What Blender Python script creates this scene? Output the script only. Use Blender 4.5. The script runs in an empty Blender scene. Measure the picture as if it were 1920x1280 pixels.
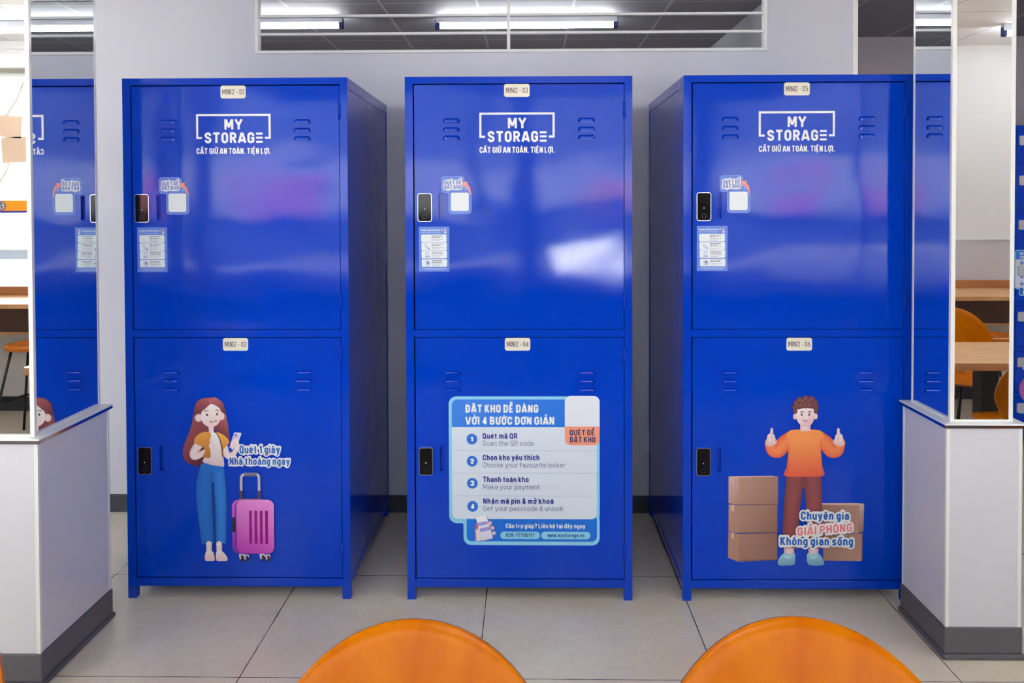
import bpy, bmesh, math, random, unicodedata
from mathutils import Vector, Matrix
from mathutils.geometry import tessellate_polygon

random.seed(7)
S = bpy.context.scene
COL = S.collection
PI = math.pi

# ------------------------------------------------------------------ camera
F_PX, CY = 1621.49, 417.8
yaw, pitch, roll = 0.0173, 0.0210, -0.0031
cam = bpy.data.cameras.new('camera')
cam.sensor_fit = 'HORIZONTAL'
cam.sensor_width = 36.0
cam.lens = F_PX / 1920 * 36.0
cam.shift_x = 0.0
cam.shift_y = -(640 - CY) / 1920
cam.clip_start = 0.02
camo = bpy.data.objects.new('camera', cam)
COL.objects.link(camo)
fw = Vector((-math.sin(yaw) * math.cos(pitch), math.cos(yaw) * math.cos(pitch), -math.sin(pitch)))
rt = Vector((math.cos(yaw), math.sin(yaw), 0))
up = rt.cross(fw)
rt2 = rt * math.cos(roll) + up * math.sin(roll)
up2 = up * math.cos(roll) - rt * math.sin(roll)
m = Matrix((rt2, up2, -fw)).transposed().to_4x4()
m.translation = Vector((0, -3.4284, 1.5808))
camo.matrix_world = m
S.camera = camo

# ------------------------------------------------------------------ view, world, sun
S.view_settings.view_transform = 'Standard'
S.view_settings.look = 'None'
S.view_settings.exposure = 0.95
S.view_settings.gamma = 1.0
S.view_settings.use_curve_mapping = False
S.cycles.max_bounces = 12
S.cycles.diffuse_bounces = 6
S.cycles.glossy_bounces = 6
S.cycles.transparent_max_bounces = 12
S.cycles.use_denoising = True
S.cycles.sample_clamp_indirect = 12.0

W = bpy.data.worlds.new('sky')
S.world = W
W.use_nodes = True
nt = W.node_tree
bg = nt.nodes['Background']
bg.inputs['Color'].default_value = (0.95, 0.97, 1.0, 1)
bg.inputs['Strength'].default_value = 2.9

sun = bpy.data.lights.new('sun', 'SUN')
sun.energy = 29.0
sun.angle = 0.01
sun.color = (1.0, 0.95, 0.88)
suno = bpy.data.objects.new('sun', sun)
suno.rotation_euler = (math.radians(-46), 0, math.radians(8))   # shines towards -Y: over the roof on to the street
suno.location = (0, 12, 14)
COL.objects.link(suno)

TUBE_POWER = 40.0
CEIL = 2.85

# ------------------------------------------------------------------ colours and materials
def lin(c):
    c = c / 255.0
    return c / 12.92 if c <= 0.04045 else ((c + 0.055) / 1.055) ** 2.4

def rgb(r, g, b):
    return (lin(r), lin(g), lin(b), 1.0)

MATS = {}
def mat(name, col, rough=0.5, metal=0.0, spec=0.5, coat=0.0, emit=None, estr=0.0):
    if name in MATS:
        return MATS[name]
    mt = bpy.data.materials.new(name)
    mt.use_nodes = True
    b = mt.node_tree.nodes['Principled BSDF']
    b.inputs['Base Color'].default_value = col
    b.inputs['Roughness'].default_value = rough
    b.inputs['Metallic'].default_value = metal
    b.inputs['Specular IOR Level'].default_value = spec
    b.inputs['Coat Weight'].default_value = coat
    b.inputs['Coat Roughness'].default_value = 0.05
    if emit:
        b.inputs['Emission Color'].default_value = emit
        b.inputs['Emission Strength'].default_value = estr
    MATS[name] = mt
    return mt

def nodes_of(mt):
    t = mt.node_tree
    return t, t.nodes, t.links, t.nodes['Principled BSDF']

def noise(N, L, co, scale, detail=3, rough=0.5, dist=0.0):
    n = N.new('ShaderNodeTexNoise')
    n.inputs['Scale'].default_value = scale
    n.inputs['Detail'].default_value = detail
    n.inputs['Roughness'].default_value = rough
    n.inputs['Distortion'].default_value = dist
    L.new(co, n.inputs['Vector'])
    return n

def math_node(N, L, op, a, b=None):
    n = N.new('ShaderNodeMath')
    n.operation = op
    for i, v in enumerate((a, b)):
        if v is None:
            continue
        if isinstance(v, (int, float)):
            n.inputs[i].default_value = v
        else:
            L.new(v, n.inputs[i])
    return n.outputs[0]

def ramp(N, L, fac, stops):
    r = N.new('ShaderNodeValToRGB')
    els = r.color_ramp.elements
    while len(els) < len(stops):
        els.new(0.5)
    for e, (p, c) in zip(els, stops):
        e.position = p
        e.color = c
    L.new(fac, r.inputs['Fac'])
    return r.outputs['Color']

def bump(N, L, height, strength=1.0, distance=1.0, normal=None):
    b = N.new('ShaderNodeBump')
    b.inputs['Strength'].default_value = strength
    b.inputs['Distance'].default_value = distance
    L.new(height, b.inputs['Height'])
    if normal is not None:
        L.new(normal, b.inputs['Normal'])
    return b.outputs['Normal']

def blue_paint(name, col, wave, rough=0.06):
    mt = mat(name, col, rough, spec=0.26)
    T, N, L, B = nodes_of(mt)
    geo = N.new('ShaderNodeNewGeometry')
    mp = N.new('ShaderNodeMapping')
    mp.inputs['Scale'].default_value = (1.0, 1.0, 1.5)
    L.new(geo.outputs['Position'], mp.inputs['Vector'])
    big = noise(N, L, mp.outputs['Vector'], 2.3, 1.0, 0.4)
    peel = noise(N, L, geo.outputs['Position'], 420, 1.0, 0.5)
    h1 = math_node(N, L, 'MULTIPLY', big.outputs['Fac'], wave)
    h2 = math_node(N, L, 'MULTIPLY', peel.outputs['Fac'], 0.00003)
    L.new(bump(N, L, math_node(N, L, 'ADD', h1, h2)), B.inputs['Normal'])
    return mt

BLUE = rgb(0, 59, 190)
M_door = blue_paint('blue_painted_door_steel', BLUE, 0.0055)
M_blue = blue_paint('blue_painted_steel', BLUE, 0.0009)
M_gap_shade = mat('painted_gap_shade', rgb(0, 3, 40), 0.6)  # near-black navy: shade of the door gaps put into the colour
M_chrome = mat('chrome_rim', rgb(215, 218, 225), 0.18, 1.0)
M_lock = mat('black_glass', rgb(10, 9, 12), 0.06, 0.0, 0.22)
M_led = mat('lock_mark', rgb(190, 190, 195), 0.4)
M_ring = mat('lock_ring', rgb(40, 40, 48), 0.3)

# printed vinyl: the ink is stored on the mesh
M_ink = mat('printed_vinyl', (1, 1, 1, 1), 0.38, spec=0.4)
T, N, L, B = nodes_of(M_ink)
at = N.new('ShaderNodeAttribute')
at.attribute_name = 'ink'
L.new(at.outputs['Color'], B.inputs['Base Color'])

M_wall = mat('painted_wall', rgb(222, 224, 232), 0.45, spec=0.35)
T, N, L, B = nodes_of(M_wall)
geo = N.new('ShaderNodeNewGeometry')
n1 = noise(N, L, geo.outputs['Position'], 1.3, 2)
L.new(ramp(N, L, n1.outputs['Fac'], [(0.3, rgb(200, 202, 211)), (0.7, rgb(210, 212, 220))]), B.inputs['Base Color'])
M_wall2 = mat('mauve_grey_wall', rgb(180, 172, 180), 0.6)
M_roomwall = mat('cream_wall', rgb(226, 222, 218), 0.6)
M_panel = mat('white_laminate_panel', rgb(212, 212, 219), 0.32)
M_alu = mat('white_aluminium_trim', rgb(232, 234, 230), 0.3)
M_skirt = mat('dark_grey_skirting', rgb(92, 90, 96), 0.42)
M_skirt2 = mat('charcoal_skirting', rgb(50, 52, 64), 0.4)
M_mirror = mat('mirror_glass', (0.86, 0.90, 0.90, 1), 0.0, 1.0)
M_polish = mat('polished_edge', rgb(170, 172, 186), 0.12, 1.0)
M_edge = mat('mirror_glass_edge', rgb(120, 160, 150), 0.2)
M_tube = mat('lit_tube', (1, 1, 1, 1), 0.4, emit=(0.93, 0.95, 1.0, 1), estr=TUBE_POWER)
M_batten = mat('batten_white', rgb(215, 218, 222), 0.4)
M_clip = mat('dark_blue_clip', rgb(25, 45, 110), 0.4)
M_black = mat('black_metal', rgb(24, 24, 26), 0.35)
M_white = mat('white_plastic', rgb(225, 225, 228), 0.4)

def wood(name, c1, c2, rough=0.3, coat=0.0, axis=(1, 8, 8), scale=3.0):
    mt = mat(name, c1, rough, coat=coat)
    T, N, L, B = nodes_of(mt)
    tc = N.new('ShaderNodeTexCoord')
    mp = N.new('ShaderNodeMapping')
    mp.inputs['Scale'].default_value = axis
    L.new(tc.outputs['Object'], mp.inputs['Vector'])
    n = noise(N, L, mp.outputs['Vector'], scale, 4, 0.55, 0.6)
    L.new(ramp(N, L, n.outputs['Fac'], [(0.3, c1), (0.72, c2)]), B.inputs['Base Color'])
    B.inputs['Specular IOR Level'].default_value = 0.1
    return mt

M_orange = wood('orange_varnished_plywood', rgb(178, 84, 0), rgb(198, 112, 0), 0.2, 0.0, (5, 2, 2), 2.2)
M_ply = mat('brown_ply_edge', rgb(150, 92, 62), 0.45)
M_table = wood('oak_laminate', rgb(196, 146, 100), rgb(214, 168, 120), 0.35, 0.0, (1, 9, 9), 2.5)
M_brown = mat('dark_brown_board', rgb(98, 70, 58), 0.5)
M_stool = wood('stool_wood', rgb(190, 98, 26), rgb(214, 124, 40), 0.25, 0.4)

def tile_floor():
    mt = mat('cream_floor_tiles', rgb(205, 196, 184), 0.24, spec=0.45)
    T, N, L, B = nodes_of(mt)
    geo = N.new('ShaderNodeNewGeometry')
    sep = N.new('ShaderNodeSeparateXYZ')
    L.new(geo.outputs['Position'], sep.inputs[0])
    def line(sock, off, half):
        a = math_node(N, L, 'ADD', sock, -off + 80.0)
        a = math_node(N, L, 'MODULO', a, 0.8)
        a = math_node(N, L, 'SUBTRACT', a, 0.4)
        a = math_node(N, L, 'ABSOLUTE', a)
        return math_node(N, L, 'GREATER_THAN', a, 0.4 - half)
    wob = noise(N, L, geo.outputs['Position'], 9, 2)
    half = math_node(N, L, 'MULTIPLY', wob.outputs['Fac'], 0.0034)
    def line2(sock, off):
        a = math_node(N, L, 'ADD', sock, -off + 80.0)
        a = math_node(N, L, 'MODULO', a, 0.8)
        a = math_node(N, L, 'SUBTRACT', a, 0.4)
        a = math_node(N, L, 'ABSOLUTE', a)
        return math_node(N, L, 'GREATER_THAN', math_node(N, L, 'ADD', a, half), 0.4)
    g = math_node(N, L, 'MAXIMUM', line2(sep.outputs['X'], -0.9683), line2(sep.outputs['Y'], 0.223))
    n1 = noise(N, L, geo.outputs['Position'], 1.6, 4, 0.55, 0.8)
    n2 = noise(N, L, geo.outputs['Position'], 7, 6, 0.65, 1.6)
    base = ramp(N, L, n1.outputs['Fac'], [(0.3, rgb(218, 207, 183)), (0.7, rgb(230, 223, 203))])
    vein = ramp(N, L, n2.outputs['Fac'], [(0.46, (1, 1, 1, 1)), (0.5, (0.78, 0.70, 0.58, 1)), (0.53, (1, 1, 1, 1))])
    mx = N.new('ShaderNodeMixRGB')
    mx.blend_type = 'MULTIPLY'
    mx.inputs['Fac'].default_value = 0.22
    L.new(base, mx.inputs['Color1'])
    L.new(vein, mx.inputs['Color2'])
    m2 = N.new('ShaderNodeMixRGB')
    L.new(g, m2.inputs['Fac'])
    L.new(mx.outputs[0], m2.inputs['Color1'])
    m2.inputs['Color2'].default_value = rgb(52, 46, 44)
    L.new(m2.outputs[0], B.inputs['Base Color'])
    return mt
M_floor = tile_floor()

def ceil_mat(name, c, cl, offx, offy, sx=0.61, sy=1.22, half=0.008):
    mt = mat(name, c, 0.7)
    T, N, L, B = nodes_of(mt)
    geo = N.new('ShaderNodeNewGeometry')
    sep = N.new('ShaderNodeSeparateXYZ')
    L.new(geo.outputs['Position'], sep.inputs[0])
    def line(sock, off, p):
        a = math_node(N, L, 'ADD', sock, -off + 100 * p)
        a = math_node(N, L, 'MODULO', a, p)
        a = math_node(N, L, 'SUBTRACT', a, p / 2)
        a = math_node(N, L, 'ABSOLUTE', a)
        return math_node(N, L, 'GREATER_THAN', a, p / 2 - half)
    g = math_node(N, L, 'MAXIMUM', line(sep.outputs['X'], offx, sx), line(sep.outputs['Y'], offy, sy))
    m2 = N.new('ShaderNodeMixRGB')
    L.new(g, m2.inputs['Fac'])
    m2.inputs['Color1'].default_value = c
    m2.inputs['Color2'].default_value = cl
    L.new(m2.outputs[0], B.inputs['Base Color'])
    return mt
M_ceil = ceil_mat('cream_ceiling_tiles', rgb(242, 240, 240), rgb(160, 154, 150), -0.3, -3.2, half=0.004)
M_ceil2 = ceil_mat('grey_ceiling_tiles', rgb(136, 134, 141), rgb(186, 186, 192), -0.31, 2.03)

def backlit(name, colour=None):
    mt = bpy.data.materials.new(name)
    mt.use_nodes = True
    N, L = mt.node_tree.nodes, mt.node_tree.links
    B = N['Principled BSDF']
    tr = N.new('ShaderNodeBsdfTranslucent')
    mx = N.new('ShaderNodeMixShader')
    mx.inputs[0].default_value = 0.3
    if colour is None:
        a = N.new('ShaderNodeAttribute')
        a.attribute_name = 'ink'
        L.new(a.outputs['Color'], B.inputs['Base Color'])
        L.new(a.outputs['Color'], tr.inputs['Color'])
    else:
        B.inputs['Base Color'].default_value = colour
        tr.inputs['Color'].default_value = colour
    L.new(B.outputs[0], mx.inputs[1])
    L.new(tr.outputs[0], mx.inputs[2])
    L.new(mx.outputs[0], N['Material Output'].inputs['Surface'])
    return mt

def glass_mat():
    mt = bpy.data.materials.new('window_glass')
    mt.use_nodes = True
    N, L = mt.node_tree.nodes, mt.node_tree.links
    N.remove(N['Principled BSDF'])
    tr = N.new('ShaderNodeBsdfTransparent')
    tr.inputs['Color'].default_value = (0.93, 0.96, 0.96, 1)
    gl = N.new('ShaderNodeBsdfGlossy')
    gl.inputs['Roughness'].default_value = 0.0
    fr = N.new('ShaderNodeFresnel')
    fr.inputs['IOR'].default_value = 1.45
    mx = N.new('ShaderNodeMixShader')
    L.new(fr.outputs[0], mx.inputs[0])
    L.new(tr.outputs[0], mx.inputs[1])
    L.new(gl.outputs[0], mx.inputs[2])
    L.new(mx.outputs[0], N['Material Output'].inputs['Surface'])
    return mt
M_glass = glass_mat()

# ------------------------------------------------------------------ object helpers
def mesh_from(bm, name, mats, smooth=False):
    me = bpy.data.meshes.new(name)
    bmesh.ops.recalc_face_normals(bm, faces=bm.faces)
    bm.to_mesh(me)
    bm.free()
    for x in (mats if isinstance(mats, (list, tuple)) else [mats]):
        me.materials.append(x)
    if smooth:
        for p in me.polygons:
            p.use_smooth = True
    return me

def link(name, me, parent=None, loc=None, label=None):
    o = bpy.data.objects.new(name, me)
    COL.objects.link(o)
    if parent:
        o.parent = parent
    if loc:
        o.location = loc
    if label:
        o['label'] = label
    return o

def obj(name, bm, mats, parent=None, smooth=False, label=None):
    return link(name, mesh_from(bm, name, mats, smooth), parent, None, label)

def struct(name, bm, mats):
    o = obj(name, bm, mats)
    o['kind'] = 'structure'
    return o

def thing(name, label, cat, loc=(0, 0, 0), rz=0.0, group=None):
    o = bpy.data.objects.new(name, None)
    o.empty_display_size = 0.1
    COL.objects.link(o)
    o.location = loc
    o.rotation_euler = (0, 0, rz)
    tag(o, label, cat, group)
    return o

def tag(o, label, cat, group=None):
    o['label'] = label
    o['category'] = cat
    o['kind'] = 'thing'
    if group:
        o['group'] = group
    return o

def dup(root, loc, rz, label):
    r = root.copy()
    COL.objects.link(r)
    r.location = loc
    r.rotation_euler = (0, 0, rz)
    r['label'] = label
    for ch in list(root.children):
        c = ch.copy()
        COL.objects.link(c)
        c.parent = r
        for g in ch.children:
            d = g.copy()
            COL.objects.link(d)
            d.parent = c
    return r

def bx(bm, x0, x1, y0, y1, z0, z1, bev=0.0, mi=0, segs=2):
    t = bmesh.new()
    bmesh.ops.create_cube(t, size=1.0)
    for v in t.verts:
        v.co = Vector((x0 + (v.co.x + .5) * (x1 - x0), y0 + (v.co.y + .5) * (y1 - y0), z0 + (v.co.z + .5) * (z1 - z0)))
    if bev > 0:
        bmesh.ops.bevel(t, geom=t.edges[:], offset=bev, segments=segs, profile=0.5, affect='EDGES')
    merge(bm, t, mi)

def merge(bm, t, mi=0):
    vm = {}
    for v in t.verts:
        vm[v] = bm.verts.new(v.co)
    for f in t.faces:
        try:
            nf = bm.faces.new([vm[v] for v in f.verts])
            nf.material_index = mi
            nf.smooth = f.smooth
        except ValueError:
            pass
    t.free()

def tube(bm, pts, r, seg=12, mi=0, caps=True, r_end=None):
    pts = [Vector(p) for p in pts]
    rings = []
    n = len(pts)
    for i, p in enumerate(pts):
        d = (pts[min(i + 1, n - 1)] - pts[max(i - 1, 0)]).normalized()
        a = Vector((0, 0, 1)) if abs(d.z) < .9 else Vector((1, 0, 0))
        u = d.cross(a).normalized()
        v = d.cross(u).normalized()
        rr = r if r_end is None else r + (r_end - r) * i / (n - 1)
        rings.append([bm.verts.new(p + (u * math.cos(2 * PI * k / seg) + v * math.sin(2 * PI * k / seg)) * rr) for k in range(seg)])
    for i in range(n - 1):
        for k in range(seg):
            f = bm.faces.new([rings[i][k], rings[i][(k + 1) % seg], rings[i + 1][(k + 1) % seg], rings[i + 1][k]])
            f.material_index = mi
            f.smooth = True
    if caps:
        for rg in (rings[0], rings[-1]):
            bm.faces.new(rg).material_index = mi

def rrect(x0, z0, x1, z1, r, n=6, corners=(1, 1, 1, 1)):
    """rounded rectangle outline, counter-clockwise; corners = bl, br, tr, tl"""
    out = []
    for (cx, cz, a0, on) in ((x0 + r, z0 + r, PI, corners[0]), (x1 - r, z0 + r, 1.5 * PI, corners[1]),
                             (x1 - r, z1 - r, 0, corners[2]), (x0 + r, z1 - r, .5 * PI, corners[3])):
        if on:
            for k in range(n + 1):
                a = a0 + k * PI / 2 / n
                out.append((cx + r * math.cos(a), cz + r * math.sin(a)))
        else:
            a = a0 + PI / 4
            out.append((cx + (r if math.cos(a) > 0 else -r), cz + (r if math.sin(a) > 0 else -r)))
    return out

def prism_y(bm, outline, y0, y1, mi=0, mi_front=None, bev=0.0):
    """outline in x,z; front face at y0 (towards the camera), back at y1"""
    cx = sum(p[0] for p in outline) / len(outline)
    cz = sum(p[1] for p in outline) / len(outline)
    n = len(outline)
    f = [bm.verts.new((x, y0, z)) for x, z in outline]
    b = [bm.verts.new((x, y1, z)) for x, z in outline]
    fc = bm.faces.new(f)
    fc.material_index = mi if mi_front is None else mi_front
    bm.faces.new(b[::-1]).material_index = mi
    for k in range(n):
        bm.faces.new([f[k], b[k], b[(k + 1) % n], f[(k + 1) % n]]).material_index = mi

# ------------------------------------------------------------------ stroke lettering
def _q(p0, c, p1, n=7):
    out = []
    for k in range(1, n + 1):
        th = k / n * PI / 2
        out.append((c[0] + (p0[0] - c[0]) * (1 - math.sin(th)) + (p1[0] - c[0]) * (1 - math.cos(th)),
                    c[1] + (p0[1] - c[1]) * (1 - math.sin(th)) + (p1[1] - c[1]) * (1 - math.cos(th))))
    return out

def P(*items):
    pts = []
    for it in items:
        if len(it) == 2:
            pts.append(it)
        else:
            pts += _q(pts[-1], (it[0], it[1]), (it[2], it[3]))
    return pts

def ring(x0, y0, x1, y1, ry):
    h = (x0 + x1) / 2
    return P((x1, (y0 + y1) / 2), (x1, y1 - ry), (x1, y1, h, y1), (x0, y1, x0, y1 - ry), (x0, y0 + ry),
             (x0, y0, h, y0), (x1, y0, x1, y0 + ry), (x1, (y0 + y1) / 2))

w_, b_, T_ = .36, .07, .93
G = {
 'A': (.42, [[(-.04, 0), (.18, 1)], [(.46, 0), (.24, 1)], [(.06, .25), (.36, .25)]]),
 'B': (.36, [P((0, b_), (0, T_), (.18, T_), (.34, T_, .34, .73), (.34, .52, .2, .52)), P((0, .52), (.2, .52), (.36, .52, .36, .3), (.36, b_, .18, b_), (0, b_))]),
 'C': (.36, [P((.36, .64), (.36, .7), (.36, T_, .18, T_), (0, T_, 0, .7), (0, .3), (0, b_, .18, b_), (.36, b_, .36, .3), (.36, .36))]),
 'D': (.36, [P((0, b_), (0, T_), (.13, T_), (.36, T_, .36, .66), (.36, .34), (.36, b_, .13, b_), (0, b_))]),
 'E': (.31, [[(.31, T_), (0, T_), (0, b_), (.31, b_)], [(0, .5), (.27, .5)]]),
 'F': (.3, [[(.3, T_), (0, T_), (0, 0)], [(0, .5), (.26, .5)]]),
 'G': (.37, [P((.37, .66), (.37, .7), (.37, T_, .18, T_), (0, T_, 0, .7), (0, .3), (0, b_, .18, b_), (.3, b_, .37, .2), (.37, .46), (.2, .46))]),
 'H': (.36, [[(0, 0), (0, 1)], [(.36, 0), (.36, 1)], [(0, .5), (.36, .5)]]),
 'I': (0, [[(0, 0), (0, 1)]]),
 'K': (.36, [[(0, 0), (0, 1)], [(.35, 1), (.02, .42)], [(.12, .57), (.38, 0)]]),
 'L': (.29, [[(0, 1), (0, b_), (.29, b_)]]),
 'M': (.5, [[(0, 0), (0, 1)], [(.5, 0), (.5, 1)], [(.02, .98), (.26, .22)], [(.48, .98), (.24, .22)]]),
 'N': (.36, [[(0, 0), (0, 1)], [(.36, 0), (.36, 1)], [(.02, .95), (.34, .05)]]),
 'O': (.36, [ring(0, b_, .36, T_, .24)]),
 'P': (.35, [P((0, 0), (0, T_), (.17, T_), (.35, T_, .35, .69), (.35, .44, .17, .44), (0, .44))]),
 'Q': (.36, [ring(0, b_, .36, T_, .24), [(.2, .2), (.42, -.05)]]),
 'R': (.36, [P((0, 0), (0, T_), (.17, T_), (.35, T_, .35, .7), (.35, .46, .17, .46), (0, .46)), [(.18, .46), (.37, 0)]]),
 'S': (.36, [P((.35, .7), (.35, T_, .18, T_), (0, T_, 0, .72), (0, .57, .18, .5), (.36, .43, .36, .28), (.36, b_, .18, b_), (0, b_, 0, .3))]),
 'T': (.36, [[(.18, 0), (.18, T_)], [(-.07, T_), (.43, T_)]]),
 'U': (.36, [P((0, 1), (0, .3), (0, b_, .18, b_), (.36, b_, .36, .3), (.36, 1))]),
 'V': (.42, [[(-.04, 1), (.18, 0)], [(.46, 1), (.24, 0)]]),
 'W': (.56, [[(-.03, 1), (.13, 0)], [(.28, .98), (.15, 0)], [(.28, .98), (.41, 0)], [(.59, 1), (.43, 0)]]),
 'Y': (.37, [[(-.05, 1), (.2, .4)], [(.42, 1), (.17, .4)], [(.185, .48), (.185, 0)]]),
 '\u0110': (.36, [P((0, b_), (0, T_), (.13, T_), (.36, T_, .36, .66), (.36, .34), (.36, b_, .13, b_), (0, b_)), [(-.12, .5), (.14, .5)]]),
 '=': (.27, [[(0, T_), (.27, T_)], [(0, .5), (.27, .5)], [(0, b_), (.27, b_)]]),
 '0': (.32, [ring(0, b_, .32, T_, .22)]),
 '1': (.16, [[(-.05, .74), (.14, .88)], [(.14, 0), (.14, 1)]]),
 '2': (.33, [P((0, .68), (0, T_, .165, T_), (.32, T_, .32, .7), (.3, .56), (0, b_), (.34, b_))]),
 '3': (.33, [P((0, .74), (0, T_, .16, T_), (.32, T_, .32, .73), (.32, .53, .15, .53)), P((.15, .53), (.33, .53, .33, .3), (.33, b_, .16, b_), (0, b_, 0, .27))]),
 '4': (.36, [[(.26, 0), (.26, 1)], [(.29, .97), (.02, .28)], [(-.03, .27), (.4, .27)]]),
 '5': (.33, [P((.31, T_), (.04, T_), (.02, .5), (.07, .6, .17, .6), (.33, .6, .33, .33), (.33, b_, .16, b_), (0, b_, 0, .26))]),
 '6': (.33, [P((.28, T_), (.0, .8, 0, .4), (0, .3)), ring(0, b_, .33, .58, .2)]),
 '7': (.33, [[(-.04, T_), (.37, T_)], [(.33, T_), (.1, 0)]]),
 '8': (.33, [ring(.01, .52, .32, T_, .18), ring(0, b_, .33, .52, .2)]),
 'a': (.3, [P((.02, .5), (.02, .66, .15, .66), (.3, .66, .3, .48), (.3, 0)), P((.3, .41), (.16, .41), (0, .41, 0, .23), (0, .07, .13, .07), (.24, .07, .3, .2))]),
 'c': (.29, [P((.29, .46), (.29, .66, .15, .66), (0, .66, 0, .45), (0, .28), (0, .07, .15, .07), (.29, .07, .29, .27))]),
 'd': (.3, [ring(0, .07, .3, .66, .19), [(.3, 0), (.3, 1)]]),
 '\u0111': (.3, [ring(0, .07, .3, .66, .19), [(.3, 0), (.3, 1)], [(.14, .86), (.4, .86)]]),
 'e': (.3, [P((0, .37), (.3, .37), (.3, .47), (.3, .66, .15, .66), (0, .66, 0, .46), (0, .27), (0, .07, .16, .07), (.26, .07, .29, .18))]),
 'f': (.2, [P((.07, 0), (.07, .8), (.07, .95, .22, .95)), [(-.1, .66), (.22, .66)]]),
 'g': (.3, [ring(0, .07, .3, .66, .19), P((.3, .73), (.3, -.03), (.3, -.2, .14, -.2), (.05, -.2, .02, -.13))]),
 'h': (.3, [[(0, 0), (0, 1)], P((0, .46), (0, .66, .16, .66), (.3, .66, .3, .46), (.3, 0))]),
 'i': (0, [[(0, 0), (0, .73)], [(0, .85), (0, .99)]]),
 'k': (.3, [[(0, 0), (0, 1)], [(.28, .73), (.02, .3)], [(.1, .43), (.31, 0)]]),
 'l': (0, [[(0, 0), (0, 1)]]),
 'm': (.5, [[(0, 0), (0, .73)], P((0, .48), (0, .66, .13, .66), (.25, .66, .25, .48), (.25, 0)), P((.25, .48), (.25, .66, .38, .66), (.5, .66, .5, .48), (.5, 0))]),
 'n': (.3, [[(0, 0), (0, .73)], P((0, .46), (0, .66, .16, .66), (.3, .66, .3, .46), (.3, 0))]),
 'o': (.3, [ring(0, .07, .3, .66, .2)]),
 'p': (.3, [ring(0, .07, .3, .66, .19), [(0, .73), (0, -.24)]]),
 'r': (.18, [[(0, 0), (0, .73)], P((0, .42), (0, .65, .19, .65))]),
 's': (.28, [P((.27, .5), (.27, .66, .14, .66), (.01, .66, .01, .51), (.01, .42, .14, .37), (.28, .32, .28, .2), (.28, .07, .14, .07), (0, .07, 0, .22))]),
 't': (.2, [P((.08, .92), (.08, .22), (.08, .06, .21, .06)), [(-.08, .66), (.22, .66)]]),
 'u': (.3, [P((0, .73), (0, .26), (0, .07, .14, .07), (.3, .07, .3, .27)), [(.3, .73), (.3, 0)]]),
 'v': (.3, [[(-.02, .73), (.135, 0)], [(.32, .73), (.165, 0)]]),
 'w': (.46, [[(-.02, .73), (.1, 0)], [(.23, .73), (.125, 0)], [(.23, .73), (.335, 0)], [(.48, .73), (.36, 0)]]),
 'y': (.31, [[(-.02, .73), (.165, .03)], P((.33, .73), (.15, -.04), (.1, -.22, 0, -.2))]),
 '&': (.38, [P((.38, 0), (.08, .66), (.02, .93, .17, .93), (.31, .93, .29, .74), (.05, .42), (-.05, .07, .15, .07), (.32, .07, .35, .45))]),
 '?': (.3, [P((0, .74), (0, .93, .15, .93), (.3, .93, .3, .74), (.3, .6, .15, .45), (.15, .28)), [(.15, 0), (.15, .13)]]),
 '-': (.2, [[(0, .4), (.2, .4)]]),
 '.': (0, [[(0, 0), (0, .14)]]),
 ',': (0, [[(.02, .1), (-.04, -.1)]]),
}
def accents(ch, gw, marks):
    top = 1.02 if ch.isupper() else .76
    cx = gw / 2
    out = []
    two = len([k for k in marks if k in '\u0301\u0300\u0303\u0309']) and ('\u0302' in marks or '\u0306' in marks)
    sx, sy = (.14, .07) if two else (0, 0)
    for k in marks:
        if k == '\u0302':
            out.append([(cx - .12, top + .06), (cx, top + .19), (cx + .12, top + .06)])
        elif k == '\u0306':
            out.append(P((cx - .11, top + .2), (cx - .11, top + .07, cx, top + .07), (cx + .11, top + .07, cx + .11, top + .2)))
        elif k == '\u0301':
            out.append([(cx - .04 + sx, top + .05 + sy), (cx + .07 + sx, top + .2 + sy)])
        elif k == '\u0300':
            out.append([(cx + .04 - sx, top + .05 + sy), (cx - .07 - sx, top + .2 + sy)])
        elif k == '\u0303':
            y = top + (.24 if two else .07)
            out.append([(cx + a, y + c) for a, c in ((-.14, .02), (-.1, .09), (-.05, .1), (.05, .04), (.1, .05), (.14, .12))])
        elif k == '\u0309':
            y = top + (.2 if two else .04)
            dx = .1 if two else 0
            out.append(P((cx - .07 + dx, y + .18), (cx - .04 + dx, y + .22), (cx + .02 + dx, y + .22), (cx + .08 + dx, y + .22, cx + .07 + dx, y + .14), (cx + .01 + dx, y + .09), (cx + .01 + dx, y + .02)))
        elif k == '\u0323':
            out.append([(cx, -.23), (cx, -.1)])
        elif k == '\u031b':
            y = .88 if ch.isupper() else .6
            out.append(P((gw, y), (gw + .12, y, gw + .12, y + .2)))
    return out

def layout(s, t, gap=.1, space=.2):
    """list of (polyline, is_accent) in cap-height units and the total width"""
    x = t / 2
    out = []
    for ch in s:
        if ch == ' ':
            x += space
            continue
        if ch in '\u0110\u0111':
            base, marks = ch, ''
        else:
            d = unicodedata.normalize('NFD', ch)
            base, marks = d[0], d[1:]
        gw, strokes = G[base]
        for pl in strokes:
            out.append(([(x + a, c) for a, c in pl], False))
        for pl in accents(base, gw, marks):
            out.append(([(x + a, c) for a, c in pl], True))
        x += gw + t + gap
    return out, x - gap - t / 2

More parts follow.
